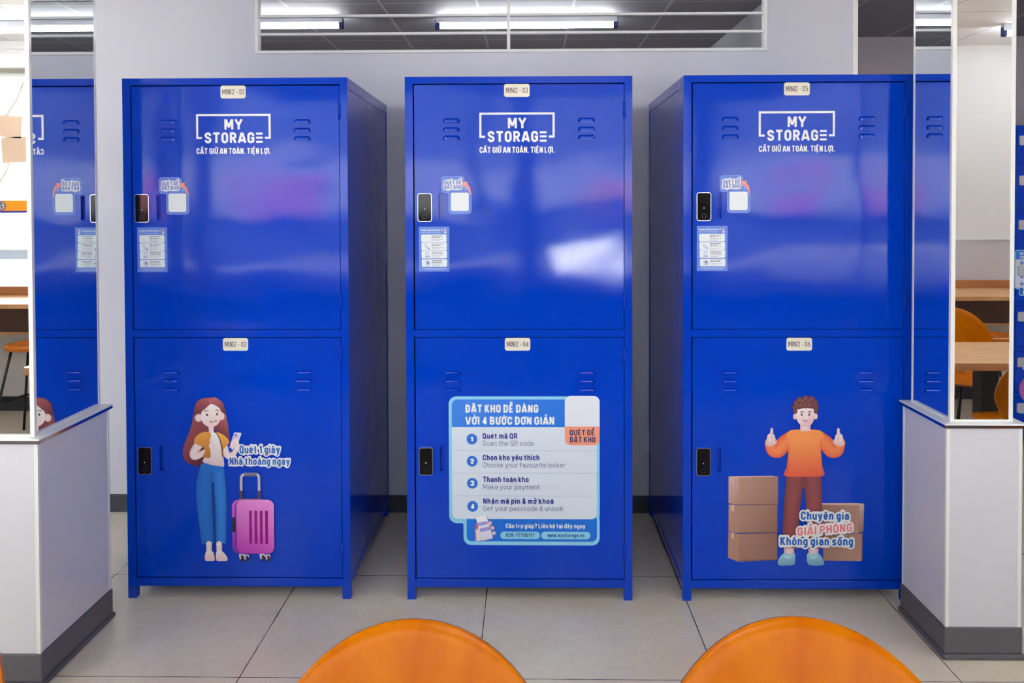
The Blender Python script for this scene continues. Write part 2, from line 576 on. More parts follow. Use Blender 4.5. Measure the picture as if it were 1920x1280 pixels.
# ------------------------------------------------------------------ printed art on a plane (x, z), layered towards -Y
class Art:
    LAYER = 0.00011
    def __init__(self, mx=None):
        self.v, self.f, self.c = [], [], []
        self.y = 0.0
        self.mx = mx or (lambda p: p)
    def nxt(self, k=1):
        self.y -= self.LAYER * k
    def _add(self, pts, tris, cols):
        o = len(self.v)
        for p in pts:
            q = self.mx(p)
            self.v.append((q[0], self.y, q[1]))
        self.c += cols
        for t in tris:
            self.f.append(tuple(o + i for i in t))
    def poly(self, pts, col, col2=None, axis=None, layer=True):
        """flat or linear-gradient ink: col at axis[0], col2 at axis[1]"""
        if layer:
            self.nxt()
        tris = tessellate_polygon([[Vector((p[0], p[1], 0)) for p in pts]])
        if col2 is None:
            cols = [col] * len(pts)
        else:
            (ax, ay), (bx_, by_) = axis
            d2 = (bx_ - ax) ** 2 + (by_ - ay) ** 2
            cols = []
            for p in pts:
                k = ((p[0] - ax) * (bx_ - ax) + (p[1] - ay) * (by_ - ay)) / d2
                k = min(1.3, max(-.3, k))
                cols.append(tuple(max(0.0, col[i] + (col2[i] - col[i]) * k) for i in range(3)) + (1.0,))
        self._add(pts, tris, cols)
    def blob(self, ctrl, col, col2=None, axis=None, n=6):
        self.poly(closed_spline(ctrl, n), col, col2, axis)
    def disc(self, cx, cy, rx, ry=None, col=(1, 1, 1, 1), edge=None, hx=0, hy=0, n=28, layer=True, rot=0):
        ry = ry or rx
        if layer:
            self.nxt()
        ca, sa = math.cos(rot), math.sin(rot)
        def pt(a, k):
            x, y = rx * k * math.cos(a), ry * k * math.sin(a)
            return (cx + x * ca - y * sa, cy + x * sa + y * ca)
        pts = [(cx + hx, cy + hy)] + [pt(2 * PI * k / n, 1) for k in range(n)]
        self._add(pts, [(0, 1 + k, 1 + (k + 1) % n) for k in range(n)], [col] + [edge or col] * n)
    def limb(self, path, widths, cm, ce, n=6, caps=True, ce2=None):
        """tapered soft-edged strip along a spline path"""
        self.nxt()
        pts = open_spline(path, n)
        m_ = len(pts)
        ws = []
        for i in range(m_):
            k = i / (m_ - 1) * (len(widths) - 1)
            j = min(int(k), len(widths) - 2)
            ws.append(widths[j] + (widths[j + 1] - widths[j]) * (k - j))
        prof = [-1, -.55, 0.0, .55, 1]
        ce2 = ce2 or ce
        mid = lambda a, b_2: tuple((a[i] * .35 + b_2[i] * .65) for i in range(3)) + (1,)
        pc = [ce, mid(ce, cm), cm, mid(ce2, cm), ce2]
        vs, cs, tr = [], [], []
        for i, p in enumerate(pts):
            a, b2 = pts[max(0, i - 1)], pts[min(m_ - 1, i + 1)]
            dx, dy = b2[0] - a[0], b2[1] - a[1]
            l_ = math.hypot(dx, dy) or 1
            nx, ny = -dy / l_, dx / l_
            for k, q in enumerate(prof):
                vs.append((p[0] + nx * ws[i] * q, p[1] + ny * ws[i] * q))
                cs.append(pc[k])
        for i in range(m_ - 1):
            for k in range(4):
                a = i * 5 + k
                tr += [(a, a + 1, a + 6), (a, a + 6, a + 5)]
        o_ = len(self.v)
        self._add(vs, tr, cs)
        for i in range(m_):
            for k in range(5):
                x, y, z = self.v[o_ + i * 5 + k]
                self.v[o_ + i * 5 + k] = (x, y - i * 3e-6, z)
        if caps:
            self.y -= m_ * 3e-6 + 4e-6
            self.disc(pts[0][0], pts[0][1], ws[0], ws[0], cm, cm, layer=False)
            self.disc(pts[-1][0], pts[-1][1], ws[-1], ws[-1], cm, cm, layer=False)
    def stroke(self, pl, hw, col, rnd=False):
        """a pen stroke; sharp corners are split (and rounded when rnd is set)"""
        closed = len(pl) > 3 and abs(pl[0][0] - pl[-1][0]) + abs(pl[0][1] - pl[-1][1]) < 1e-9
        def nrm(s, e):
            dx, dy = e[0] - s[0], e[1] - s[1]
            l_ = math.hypot(dx, dy) or 1e-9
            return (-dy / l_, dx / l_)
        lim = .90 if rnd else .62
        runs, cur = [], [pl[0]]
        for i in range(1, len(pl)):
            cur.append(pl[i])
            if i < len(pl) - 1:
                a, b2 = nrm(pl[i - 1], pl[i]), nrm(pl[i], pl[i + 1])
                c = math.sqrt(max(0, (1 + a[0] * b2[0] + a[1] * b2[1]) / 2))
                if c < lim:
                    runs.append(cur)
                    cur = [pl[i]]
        runs.append(cur)
        y_keep = self.y
        for r_ in runs:
            self.cyc = (getattr(self, 'cyc', 0) + 17) % 41
            self.y = y_keep - self.cyc * 4e-6
            m_ = len(r_)
            whole = closed and len(runs) == 1
            L_, R_ = [], []
            for i, p in enumerate(r_):
                n1 = nrm(r_[i - 1], p) if i else (nrm(r_[-2], p) if whole else None)
                n2 = nrm(p, r_[i + 1]) if i < m_ - 1 else (nrm(p, r_[1]) if whole else None)
                if n1 and n2:
                    nx, ny = n1[0] + n2[0], n1[1] + n2[1]
                    l_ = math.hypot(nx, ny) or 1e-9
                    nx, ny = nx / l_, ny / l_
                    k = 1 / max(.5, nx * n1[0] + ny * n1[1])
                else:
                    nx, ny = n1 or n2
                    k = 1
                L_.append((p[0] + nx * hw * k, p[1] + ny * hw * k))
                R_.append((p[0] - nx * hw * k, p[1] - ny * hw * k))
            tr = []
            for i in range(m_ - 1):
                tr += [(i, m_ + i, m_ + i + 1), (i, m_ + i + 1, i + 1)]
            o_ = len(self.v)
            self._add(L_ + R_, tr, [col] * (2 * m_))
            for i in range(2 * m_):
                x, y, z = self.v[o_ + i]
                self.v[o_ + i] = (x, y - (i % m_) * 1.5e-6, z)
            if rnd and not whole:
                for p in (r_[0], r_[-1]):
                    self.cyc = (self.cyc + 17) % 41
                    self.y = y_keep - self.cyc * 4e-6
                    self.disc(p[0], p[1], hw, hw, col, n=14, layer=False)
        self.y = y_keep
    def text(self, s, x0, y0, x1, cap, t, col, halo=None, hw=.12, align='fit', rise=0.0, ysign=1, slant=0.0, only=None):
        """letters with the baseline at y0, cap height cap; fit = stretched to end at x1"""
        pls, tot = layout(s, t)
        y_keep = self.y
        sx = (x1 - x0) / tot if align == 'fit' else cap
        def place(p):
            return (x0 + p[0] * sx + slant * p[1] * cap, y0 + ysign * p[1] * cap + rise * p[0] * sx)
        hwid = t * cap / 2 * (.55 + .45 * min(1.2, sx / cap))
        if halo and only != 'fill':
            self.nxt()
            for pl, acc in pls:
                self.stroke([place(p) for p in pl], hwid + hw * cap, halo, True)
            self.nxt(1.8)
        if only == 'halo':
            return
        self.nxt()
        for pl, acc in pls:
            self.stroke([place(p) for p in pl], hwid * (.7 if acc else 1), col)
        if halo:
            self.nxt(1.5)
        else:
            self.y = y_keep
    def lines(self, rows):
        """outlined lettering: every outline first, then every letter"""
        for only in ('halo', 'fill'):
            for args, kw in rows:
                self.text(*args, only=only, **kw)
    def mesh(self, name, extra=()):
        me = bpy.data.meshes.new(name)
        me.from_pydata(self.v, [], self.f)
        ca = me.color_attributes.new('ink', 'FLOAT_COLOR', 'POINT')
        flat = []
        for c in self.c:
            flat += [c[0], c[1], c[2], 1.0]
        ca.data.foreach_set('color', flat)
        me.materials.append(M_ink)
        # every printed face looks to -Y
        me.update()
        flip = [p.index for p in me.polygons if p.normal.y > 0]
        if flip:
            bm = bmesh.new()
            bm.from_mesh(me)
            bm.faces.ensure_lookup_table()
            bmesh.ops.reverse_faces(bm, faces=[bm.faces[i] for i in flip])
            bm.to_mesh(me)
            bm.free()
        return me

def closed_spline(c, n=6):
    out = []
    k = len(c)
    for i in range(k):
        p0, p1, p2, p3 = c[(i - 1) % k], c[i], c[(i + 1) % k], c[(i + 2) % k]
        for j in range(n):
            t = j / n
            out.append(tuple(.5 * ((2 * p1[d]) + (-p0[d] + p2[d]) * t + (2 * p0[d] - 5 * p1[d] + 4 * p2[d] - p3[d]) * t * t
                                   + (-p0[d] + 3 * p1[d] - 3 * p2[d] + p3[d]) * t ** 3) for d in range(2)))
    return out

def open_spline(c, n=6):
    c = [c[0]] + list(c) + [c[-1]]
    out = []
    for i in range(1, len(c) - 2):
        p0, p1, p2, p3 = c[i - 1], c[i], c[i + 1], c[i + 2]
        for j in range(n):
            t = j / n
            out.append(tuple(.5 * ((2 * p1[d]) + (-p0[d] + p2[d]) * t + (2 * p0[d] - 5 * p1[d] + 4 * p2[d] - p3[d]) * t * t
                                   + (-p0[d] + 3 * p1[d] - 3 * p2[d] + p3[d]) * t ** 3) for d in range(2)))
    out.append(tuple(c[-1]))
    return out


# ------------------------------------------------------------------ the setting
YF, YP = -4.42, 0.985           # window wall behind the camera, partition behind the lockers
XL, XR = -6.2, 6.2
bm = bmesh.new()
bx(bm, XL, XR, YF, 4.4, -.1, 0)
struct('floor', bm, M_floor)
bm = bmesh.new()
bx(bm, XL, XR, YF, YP + .05, CEIL, CEIL + .1)
struct('ceiling', bm, M_ceil)
bm = bmesh.new()
bx(bm, XL, XR, YP + .05, 4.4, CEIL, CEIL + .1)
struct('ceiling', bm, M_ceil2)

# partition with a louvred transom opening
PX0, PX1, ZO = -1.372, 1.204, 2.366
PR = 1.668
bm = bmesh.new()
T2 = YP + .055
bx(bm, XL, PX0, YP, T2, 0, CEIL)
bx(bm, PX0, PX1, YP, T2, 0, ZO)
bx(bm, PX1, PR, YP, T2, 0, CEIL)
bx(bm, PX0, PX1, YP, T2, 2.82, CEIL)
bx(bm, 1.49, PR, T2, 4.3, 0, CEIL)
struct('wall_back', bm, M_wall)
bm = bmesh.new()
bx(bm, PR - .022, PR + .004, YP - .004, YP + .02, 0, CEIL, .001)
struct('trim_1', bm, M_alu)
bm = bmesh.new()
fr = .012
bx(bm, PX0 - fr, PX0 + .006, YP - .012, YP + .03, ZO - fr, 2.835, .002)
bx(bm, PX1 - .006, PX1 + fr, YP - .012, YP + .03, ZO - fr, 2.835, .002)
bx(bm, PX0 + .006, PX1 - .006, YP - .012, YP + .03, ZO - fr, ZO + .004, .002)
for k in range(5):
    z = 2.4545 + .0915 * k
    bx(bm, PX0 + .006, PX1 - .006, YP - .002, YP + .022, z - .0065, z + .0065, .001)
bx(bm, -.099, -.083, YP - .004, YP + .024, ZO + .004, 2.82, .001)
struct('window_1', bm, M_alu)
bm = bmesh.new()
bx(bm, XL, PR + .006, YP - .008, YP, 0, .09, .002)
struct('baseboard_back', bm, M_skirt2)
# far walls
bm = bmesh.new()
bx(bm, PR, XR, 3.24, 3.34, 0, CEIL)
struct('wall_corridor', bm, M_wall2)
bm = bmesh.new()
bx(bm, XL, 1.49, 4.3, 4.4, 0, CEIL)
struct('wall_far', bm, M_wall2)
bm = bmesh.new()
bx(bm, XL - .1, XL, YF, 4.4, 0, CEIL)
struct('wall_left', bm, M_roomwall)
bm = bmesh.new()
bx(bm, XR, XR + .1, YF, 4.4, 0, CEIL)
struct('wall_right', bm, M_roomwall)

# street wall behind the camera: three bays of glass, solid to the right
SILL, HEAD = .93, 2.62
bays = [(-5.6, -3.02), (-2.9, -.06), (.06, 1.52), (1.64, 3.1)]
bm = bmesh.new()
bx(bm, XL, XR, YF - .14, YF, 0, SILL)
bx(bm, XL, XR, YF - .14, YF, HEAD, 9.2)  # unseen upper wall, made tall to throw shadow over the near street
xs = [XL] + [v for b in bays for v in b] + [XR]
for i in range(0, len(xs), 2):
    bx(bm, xs[i], xs[i + 1], YF - .14, YF, SILL, HEAD)
struct('wall_front', bm, M_roomwall)
for i, (x0, x1) in enumerate(bays):
    bm = bmesh.new()
    for a0, a1, z0, z1 in ((x0, x0 + .04, SILL, HEAD), (x1 - .04, x1, SILL, HEAD), (x0 + .04, x1 - .04, SILL, SILL + .035), (x0 + .04, x1 - .04, HEAD - .04, HEAD)):
        bx(bm, a0, a1, YF - .1, YF - .03, z0, z1, .002)
    t = bmesh.new()
    bx(t, x0 + .04, x1 - .04, YF - .068, YF - .062, SILL + .035, HEAD - .04)
    merge(bm, t, 1)
    struct('window_%d' % (i + 2), bm, [M_alu, M_glass])
bm = bmesh.new()
bx(bm, 3.2, XR, YF, YF + .012, .95, 1.285)
bx(bm, 3.2, XR, YF, YF + .018, 1.278, 1.29)
struct('trim_2', bm, mat('grey_wall_panel', rgb(196, 194, 198), .5))
bm = bmesh.new()
bx(bm, XL, XR, YF, YF + .012, 0, .11)
struct('baseboard_front', bm, M_skirt2)
bm = bmesh.new()
bx(bm, XL, 3.15, YF, YF + .09, 2.63, 2.74, .004)
struct('trim_3', bm, M_roomwall)

# ------------------------------------------------------------------ mirrored pillars
def pillar(name, label, x0, x1, y0, y1, side):
    """side: -1 = the mirror facing the lockers is on the left flank (x0), +1 on the right flank (x1)"""
    t = thing(name, label, 'pillar', ((x0 + x1) / 2, (y0 + y1) / 2, 0))
    cx, cy = t.location.x, t.location.y
    def O(nm, bm, mm, lab=None):
        o = obj(nm, bm, mm, t, label=lab)
        o.location = (-cx, -cy, 0)
        return o
    ZL = .822
    bm = bmesh.new()
    bx(bm, x0, x1, y0, y1, .11, ZL - .016)
    O('base_cladding', bm, M_panel, 'white laminate lower panels')
    e = .0015
    wd = .011
    for (X, Y) in ((x0, y0), (x1, y0), (x0, y1), (x1, y1)):
        bm = bmesh.new()
        bx(bm, X - (e if X == x0 else wd), X + (wd if X == x0 else e), Y - (e if Y == y0 else wd), Y + (wd if Y == y0 else e), .11, ZL - .016)
        O('corner_trim', bm, M_alu)
    bm = bmesh.new()
    o_ = .006
    bx(bm, x0 - o_, x1 + o_, y0 - o_, y1 + o_, 0.02, .112, .004)
    bx(bm, x0 - o_ - .008, x1 + o_ + .008, y0 - o_ - .008, y1 + o_ + .008, 0, .02, .007)
    O('skirting', bm, M_skirt, 'dark grey skirting')
    bm = bmesh.new()
    bx(bm, x0 - .012, x1 + .012, y0 - .012, y1 + .012, ZL - .005, ZL, .001)
    bx(bm, x0 - .0112, x1 + .0112, y0 - .0112, y1 + .0112, ZL - .016, ZL - .005, .0005, 1)
    O('ledge', bm, [M_alu, M_polish], 'white ledge with a polished metal edge')
    bm = bmesh.new()
    i_ = .026
    a0, a1, b0, b1 = x0 + i_, x1 - i_, y0 + i_, y1 - i_
    bx(bm, a0, a1, b0, b1, ZL, CEIL)
    O('core', bm, M_panel)
    tw = .009
    bm = bmesh.new()
    for (X, Y) in ((a0, b0), (a1, b0), (a0, b1), (a1, b1)):
        bx(bm, X - (.006 if X == a0 else tw), X + (tw if X == a0 else .006), Y - (.006 if Y == b0 else tw), Y + (tw if Y == b0 else .006), ZL, CEIL, .001)
    q = .008
    for (c0, c1, d0, d1) in ((a0 + tw, a1 - tw, b0 - .006, b0), (a0 - .006, a0, b0 + tw, b1 - tw), (a1, a1 + .006, b0 + tw, b1 - tw)):
        bx(bm, c0, c1, d0, d1, ZL, ZL + q, .001)
    O('mirror_frame', bm, M_alu, 'white mirror frame strips')
    bm = bmesh.new()
    bx(bm, a0 + tw, a1 - tw, b0 - .005, b0, ZL + q, CEIL)
    O('mirror', bm, M_mirror)
    for X in (a0, a1):
        bm = bmesh.new()
        bx(bm, X - (.005 if X == a0 else 0), X + (0 if X == a0 else .005), b0 + tw, b1 - tw, ZL + q, CEIL)
        O('mirror', bm, M_mirror)
    return t
pillar('mirrored_pillar', 'mirror-clad pillar on a white panelled base at the left, beside the woman locker', -2.12, -1.602, -.645, -.165, 1)
pillar('mirrored_pillar', 'slimmer mirror-clad pillar on a white panelled base at the right, beside the man locker', 1.449, 1.706, -.43, -.085, -1)

# ------------------------------------------------------------------ fluorescent lights
def make_light(label, x, y):
    t = thing('fluorescent_light', label, 'ceiling light', (x, y, CEIL), 0, 'single-tube ceiling battens')
    bm = bmesh.new()
    bx(bm, -.61, .61, -.022, .022, -.045, 0, .004)
    obj('batten', bm, M_batten, t)
    bm = bmesh.new()
    tube(bm, [(-.585, 0, -.068), (.585, 0, -.068)], .014, 14)
    obj('tube', bm, M_tube, t)
    for s in (-1, 1):
        bm = bmesh.new()
        bx(bm, s * .598 - .016, s * .598 + .016, -.018, .018, -.088, -.02, .005)
        obj('end_clip', bm, M_clip, t)
    return t
l0 = make_light('tube light on the grey ceiling crossing behind the middle bar of the transom', 0.0, 2.42)
dup(l0, (-1.84, 2.38, CEIL), 0, 'tube light on the grey ceiling behind the left end of the transom')
dup(l0, (3.99, -3.62, CEIL), 0, 'tube light with a dark blue clip, reflected in the right pillar mirror')
dup(l0, (-3.75, -3.72, CEIL), 0, 'tube light reflected in the left pillar mirror')
dup(l0, (0.3, -3.68, CEIL), 0, 'tube light over the middle of the window wall')
dup(l0, (-3.4, -2.1, CEIL), 0, 'added unseen tube light over the seating, left of centre')  # added lamp out of view, fills the left of the room
dup(l0, (3.5, -2.1, CEIL), 0, 'added unseen tube light over the seating, right of centre')  # added lamp out of view, lifts the ceiling in the right mirror
dup(l0, (3.6, -0.9, CEIL), 0, 'added unseen tube light right of the right pillar')  # extra lamp added to brighten the right side, not seen
dup(l0, (-3.6, -0.9, CEIL), 0, 'added unseen tube light left of the left pillar')  # extra lamp added to brighten the left side, not seen

# white socket plate on the partition, half hidden by the right locker
t = thing('wall_socket', 'white socket plate on the wall behind the curly-haired man locker', 'socket', (.65, YP, .368))
bm = bmesh.new()
bx(bm, -.047, .047, -.007, 0, -.06, .06, .003)
obj('face_plate', bm, M_white, t)
bm = bmesh.new()
for z in (-.024, .024):
    bx(bm, -.016, .016, -.0085, -.007, z - .016, z + .016, .001)
obj('insert', bm, M_batten, t)

# ------------------------------------------------------------------ lockers
def ink(r, g, b, k=1.1):
    return tuple(min(.86, lin(c) * k) for c in (r, g, b)) + (1.0,)
WHITE = ink(226, 230, 240)
LW, LD, LH = 0.90, 0.9675, 2.088
DOOR_Y = 0.0015

def louver(bm, cx, z0, w=.066, h=.0175, d=.0115):
    nu, nv = 14, 6
    vs = []
    for j in range(nv + 1):
        v = j / nv
        row = []
        for i in range(nu + 1):
            u = -1 + 2 * i / nu
            e = max(0.0, 1 - abs(u) ** 6)
            p = d * min(1, v * 2.9) * e ** .7
            zz = z0 + h * (1 - v) - (h * .35 * abs(u) ** 8 * (1 - v))
            row.append(bm.verts.new((cx + u * w / 2, DOOR_Y - p, zz)))
        vs.append(row)
    for j in range(nv):
        for i in range(nu):
            f = bm.faces.new([vs[j][i], vs[j][i + 1], vs[j + 1][i + 1], vs[j + 1][i]])
    # the open underside of the hood
    base = [bm.verts.new((v.co.x, DOOR_Y, v.co.z)) for v in vs[nv]]
    for i in range(nu):
        f = bm.faces.new([vs[nv][i], vs[nv][i + 1], base[i + 1], base[i]])
        f.material_index = 0

def door_mesh(name, z0, z1, slot, vent_tops):
    bm = bmesh.new()
    x0, x1 = .0372, .8665
    xs = [x0, slot[0], slot[1], x1]
    zs = [z0, slot[2], slot[3], z1]
    y0, y1 = DOOR_Y, DOOR_Y + .02
    g = [[bm.verts.new((x, y0, z)) for x in xs] for z in zs]
    for j in range(3):
        for i in range(3):
            if i == 1 and j == 1:
                continue
            bm.faces.new([g[j][i], g[j][i + 1], g[j + 1][i + 1], g[j + 1][i]])
    # recessed finger slot
    yr = y0 + .03
    r = [bm.verts.new((x, yr, z)) for x, z in ((slot[0], slot[2]), (slot[1], slot[2]), (slot[1], slot[3]), (slot[0], slot[3]))]
    f_ = [g[1][1], g[1][2], g[2][2], g[2][1]]
    for k in range(4):
        bm.faces.new([f_[k], f_[(k + 1) % 4], r[(k + 1) % 4], r[k]])
    bm.faces.new(r)
    # folded edges
    bk = [bm.verts.new((x, y1, z)) for x, z in ((x0, z0), (x1, z0), (x1, z1), (x0, z1))]
    edges = [[g[0][i] for i in range(4)], [g[j][3] for j in range(4)], [g[3][3 - i] for i in range(4)], [g[3 - j][0] for j in range(4)]]
    for k in range(4):
        bm.faces.new(edges[k] + [bk[(k + 1) % 4], bk[k]])
    bm.faces.new(bk[::-1])
    for cx in (.1845, .7195):
        for zt in vent_tops:
            louver(bm, cx, zt - .0175)
    me = mesh_from(bm, name, [M_door, M_gap_shade])
    return me

SLOT1 = (.1325, .1505, 1.525, 1.623)
SLOT2 = (.1325, .1505, .518, .616)
ME_door1 = door_mesh('upper_door', 1.0868, 2.0558, SLOT1, (1.924, 1.889, 1.856))
ME_door2 = door_mesh('lower_door', .0875, 1.0522, SLOT2, (.922, .888, .853))

def make_hinge(z0, z1):
    bm = bmesh.new()
    tube(bm, [(.868, -.002, z0), (.868, -.002, z1)], .005, 10)
    for k in range(1, 3):
        z = z0 + (z1 - z0) * k / 3
        tube(bm, [(.868, -.002, z - .0015), (.868, -.002, z + .0015)], .0062, 10)
    bx(bm, .862, .868, -.0005, .001, z0, z1)
    return mesh_from(bm, 'hinge', M_blue)
ME_h = [make_hinge(1.921, 1.986), make_hinge(1.166, 1.232), make_hinge(.948, 1.014), make_hinge(.162, .228)]

def make_lock(x0, z0, x1, z1):
    bm = bmesh.new()
    prism_y(bm, rrect(x0, z0, x1, z1, .009), DOOR_Y - .013, DOOR_Y, 1, 1)
    prism_y(bm, rrect(x0 + .0017, z0 + .0017, x1 - .0017, z1 - .0017, .0078), DOOR_Y - .0137, DOOR_Y - .012, 0, 0)
    cx, w = (x0 + x1) / 2, .0045
    zl = z0 + (z1 - z0) * .43
    bx(bm, cx - w / 2, cx + w / 2, DOOR_Y - .0139, DOOR_Y - .0136, zl, zl + w, 0, 2)
    # finger pad ring
    rc, n = z0 + (z1 - z0) * .175, 28
    vs = []
    for rr in (.0088, .0074):
        vs.append([bm.verts.new((cx + rr * math.cos(2 * PI * k / n), DOOR_Y - .0141, rc + rr * math.sin(2 * PI * k / n))) for k in range(n)])
    for k in range(n):
        bm.faces.new([vs[0][k], vs[0][(k + 1) % n], vs[1][(k + 1) % n], vs[1][k]]).material_index = 3
    return mesh_from(bm, 'smart_lock', [M_lock, M_chrome, M_led, M_ring])
ME_lock1 = make_lock(.0505, 1.515, .1065, 1.627)
ME_lock2 = make_lock(.0505, .505, .1055, .615)

def make_frame():
    bm = bmesh.new()
    bx(bm, 0, .0315, 0, .033, .05, LH, .0005)
    bx(bm, .869, .9, 0, .033, .05, LH, .0005)
    for z0, z1 in ((2.0605, LH), (1.0545, 1.0845), (.05, .0825)):
        bx(bm, .0315, .869, .0002, .03, z0, z1, .001)
    return mesh_from(bm, 'front_frame', M_blue)

def make_carcass():
    bm = bmesh.new()
    for s in (0, 1):
        X = lambda a: a if s == 0 else LW - a
        def b2(a0, a1, y0, y1, z0, z1):
            x0, x1 = sorted((X(a0), X(a1)))
            bx(bm, x0, x1, y0, y1, z0, z1, .0008, 0, 1)
        b2(.0022, .012, .03, .95, .06, 2.045)            # recessed side sheet
        b2(0, .02, .0335, LD, 2.045, LH)                 # top side rail
        b2(0, .02, .0335, LD, .05, .075)                 # bottom side rail
        b2(0, .025, .945, LD, .05, 2.045)                # rear post
    bx(bm, .012, LW - .012, LD - .008, LD - .002, .06, LH - .002)
    bx(bm, .012, LW - .012, .03, LD - .004, LH - .012, LH - .002)
    bx(bm, .012, LW - .012, .03, LD - .004, .052, .06)
    bx(bm, .012, LW - .012, .03, LD - .004, 1.06, 1.075)
    bx(bm, .02, LW - .02, .036, .04, .09, 2.05, 0, 1)  # dark sheet painting the shade behind the door gaps
    return mesh_from(bm, 'carcass', [M_blue, M_gap_shade])
ME_frame, ME_carcass = make_frame(), make_carcass()
def make_leg(x, y):
    bm = bmesh.new()
    bx(bm, x, x + .033, y, y + .033, 0, .051, .0005)
    return mesh_from(bm, 'leg', M_blue)
ME_legs = [make_leg(x, y) for x in (0, LW - .033) for y in (0, LD - .033)]

# -- brand mark and line of text on the upper doors (drawn in a 1536 x 1280 sheet)
def art_logo():
    k = 1 / 8.533
    a = Art(lambda p: (.039 + (350 + p[0] * k - 247) * .0021314, 2.065 - (150 + p[1] * k - 158) * .0021307))
    a.nxt()
    fr = [(240, 929), (164, 929), (164, 564), (1325, 564), (1325, 929), (1248, 929)]
    a.stroke(fr, 16.5, WHITE)
    a.text('MY', 597, 795, 890, 163, .2, WHITE, ysign=-1)
    a.text('STORAG', 278, 1008, 1082, 163, .2, WHITE, ysign=-1)
    a.nxt()
    for y in (862, 926, 993):
        a.stroke([(1107, y), (1213, y)], 16, WHITE)
    a.text('C\u1ea4T GI\u1eee AN TO\u00c0N. TI\u1ec6N L\u1ee2I.', 150, 1183, 1340, 92, .19, WHITE, ysign=-1)
    return a.mesh('logo')

def art_scan():
    k = 1 / 6.4
    a = Art(lambda p: (.037 + (240 + p[0] * k - 247) * .0021314, 2.062 - (320 + p[1] * k - 158) * .0021307))
    bd, fl = ink(128, 158, 226), ink(92, 122, 206)
    a.poly(rrect(364, 68, 640, 264, 38), bd)
    a.poly(rrect(450, 225, 724, 514, 42), bd)
    a.poly(rrect(371, 75, 633, 257, 32), fl)
    a.poly(rrect(457, 200, 717, 507, 36), fl)
    a.poly([(641, 165), (641, 232), (712, 232), (690, 190)], bd)
    a.poly(rrect(478, 262, 692, 481, 22), ink(218, 226, 240))
    c = ink(88, 112, 190)
    a.lines([(('QU\u00c9T \u0110\u1ec2', 400, 164, 604, 44, .2, c, WHITE, .25), dict(ysign=-1)),
             (('\u0110\u1eb6T KHO', 398, 218, 608, 44, .2, c, WHITE, .25), dict(ysign=-1))])
    sal, sal2 = ink(246, 150, 132), ink(226, 110, 110)
    a.limb([(640, 162), (672, 180), (698, 222), (709, 290)], [20, 19, 14, 3], sal, sal2, caps=False)
    a.poly([(616, 136), (682, 132), (664, 168), (628, 190)], sal)
    return a.mesh('scan_sticker')

def art_guide():
    k = 1 / 6.4
    a = Art(lambda p: (.037 + (240 + p[0] * k - 247) * .0021314, 2.062 - (320 + p[1] * k - 158) * .0021307))
    a.poly([(95, 668), (455, 668), (455, 1202), (95, 1202)], ink(120, 150, 222))
    a.poly([(99, 672), (451, 672), (451, 1198), (99, 1198)], ink(84, 124, 208))
    a.text('H\u01af\u1edaNG D\u1eaaN M\u1ede KH\u00d3A T\u1ee6', 120, 718, 382, 17, .2, WHITE, ysign=-1)
    a.text('HOW TO UNLOCK YOUR LOCKER', 120, 742, 350, 10, .18, ink(200, 212, 240), ysign=-1)
    a.nxt()
    a.stroke([(407, 692), (408, 735)], 7, ink(236, 170, 150), True)
    a.poly([(410, 694), (424, 708), (410, 716)], ink(236, 140, 140))
    a.disc(409, 737, 14, 11, ink(232, 214, 200))
    dk, gr, lav = ink(70, 74, 96), ink(140, 146, 168), ink(150, 168, 220)
    rnd = random.Random(3)
    for i, (y0, y1) in enumerate(((760, 852), (857, 950), (953, 1046), (1055, 1146))):
        dx = i * 2
        a.poly(rrect(122 + dx, y0, 424 + dx, y1, 14), ink(218, 226, 238))
        if i == 1:
            a.limb([(168, y0 + 18), (185, y0 + 50), (205, y0 + 70)], [6, 13, 10], ink(200, 205, 220), lav)
            a.disc(212, y0 + 72, 9, 9, ink(100, 90, 180))
        elif i == 2:
            a.poly(rrect(175, y0 + 14, 218, y0 + 76, 6), lav)
            a.poly(rrect(180, y0 + 20, 213, y0 + 62, 4), ink(208, 214, 232))
            a.poly(rrect(168, y0 + 66, 224, y0 + 80, 6), ink(160, 160, 200))
        elif i == 3:
            a.poly(rrect(170, y0 + 8, 230, y0 + 80, 4), ink(196, 206, 228))
            a.poly(rrect(192, y0 + 26, 206, y0 + 56, 3), ink(40, 50, 90))
            a.disc(199, y0 + 66, 5, 6, ink(70, 80, 120))
            a.disc(222, y0 + 46, 7, 7, ink(110, 120, 160))
        for j in range(4):
            y = y0 + 18 + j * 18 + (3 if j > 1 else 0)
            x, end = 246 + dx, (378, 380, 386, 376)[j] - rnd.randint(0, 40) * (j % 2)
            a.nxt()
            while x < end:
                w = rnd.randint(12, 34)
                a.stroke([(x, y), (min(end, x + w), y)], 3.6 if j < 2 else 2.6, dk if j < 2 else gr)
                x += w + 5
    a.nxt()
    a.stroke([(134, 1166), (424, 1166)], 3, ink(190, 204, 236))
    a.stroke([(165, 1181), (395, 1181)], 3, ink(160, 182, 230))
    return a.mesh('instruction_sticker')

def art_plate(txt, x0, z0):
    """cream number plate, .101 x .05"""
    a = Art()
    a.poly(rrect(x0, z0, x0 + .101, z0 + .051, .009), ink(222, 219, 204, 1.05))
    a.text(txt, x0 + .007, z0 + .0155, x0 + .094, .0215, .125, ink(92, 76, 84))
    me = a.mesh('number_plate')
    return me

def L_map(sc, ox, oy, sheet):
    """drawing sheet -> door coordinates"""
    x0, px0, kx, z0, pz0, kz = sheet
    return lambda p: (x0 + (ox + p[0] / sc - px0) * kx, z0 - (oy + p[1] / sc - pz0) * kz)

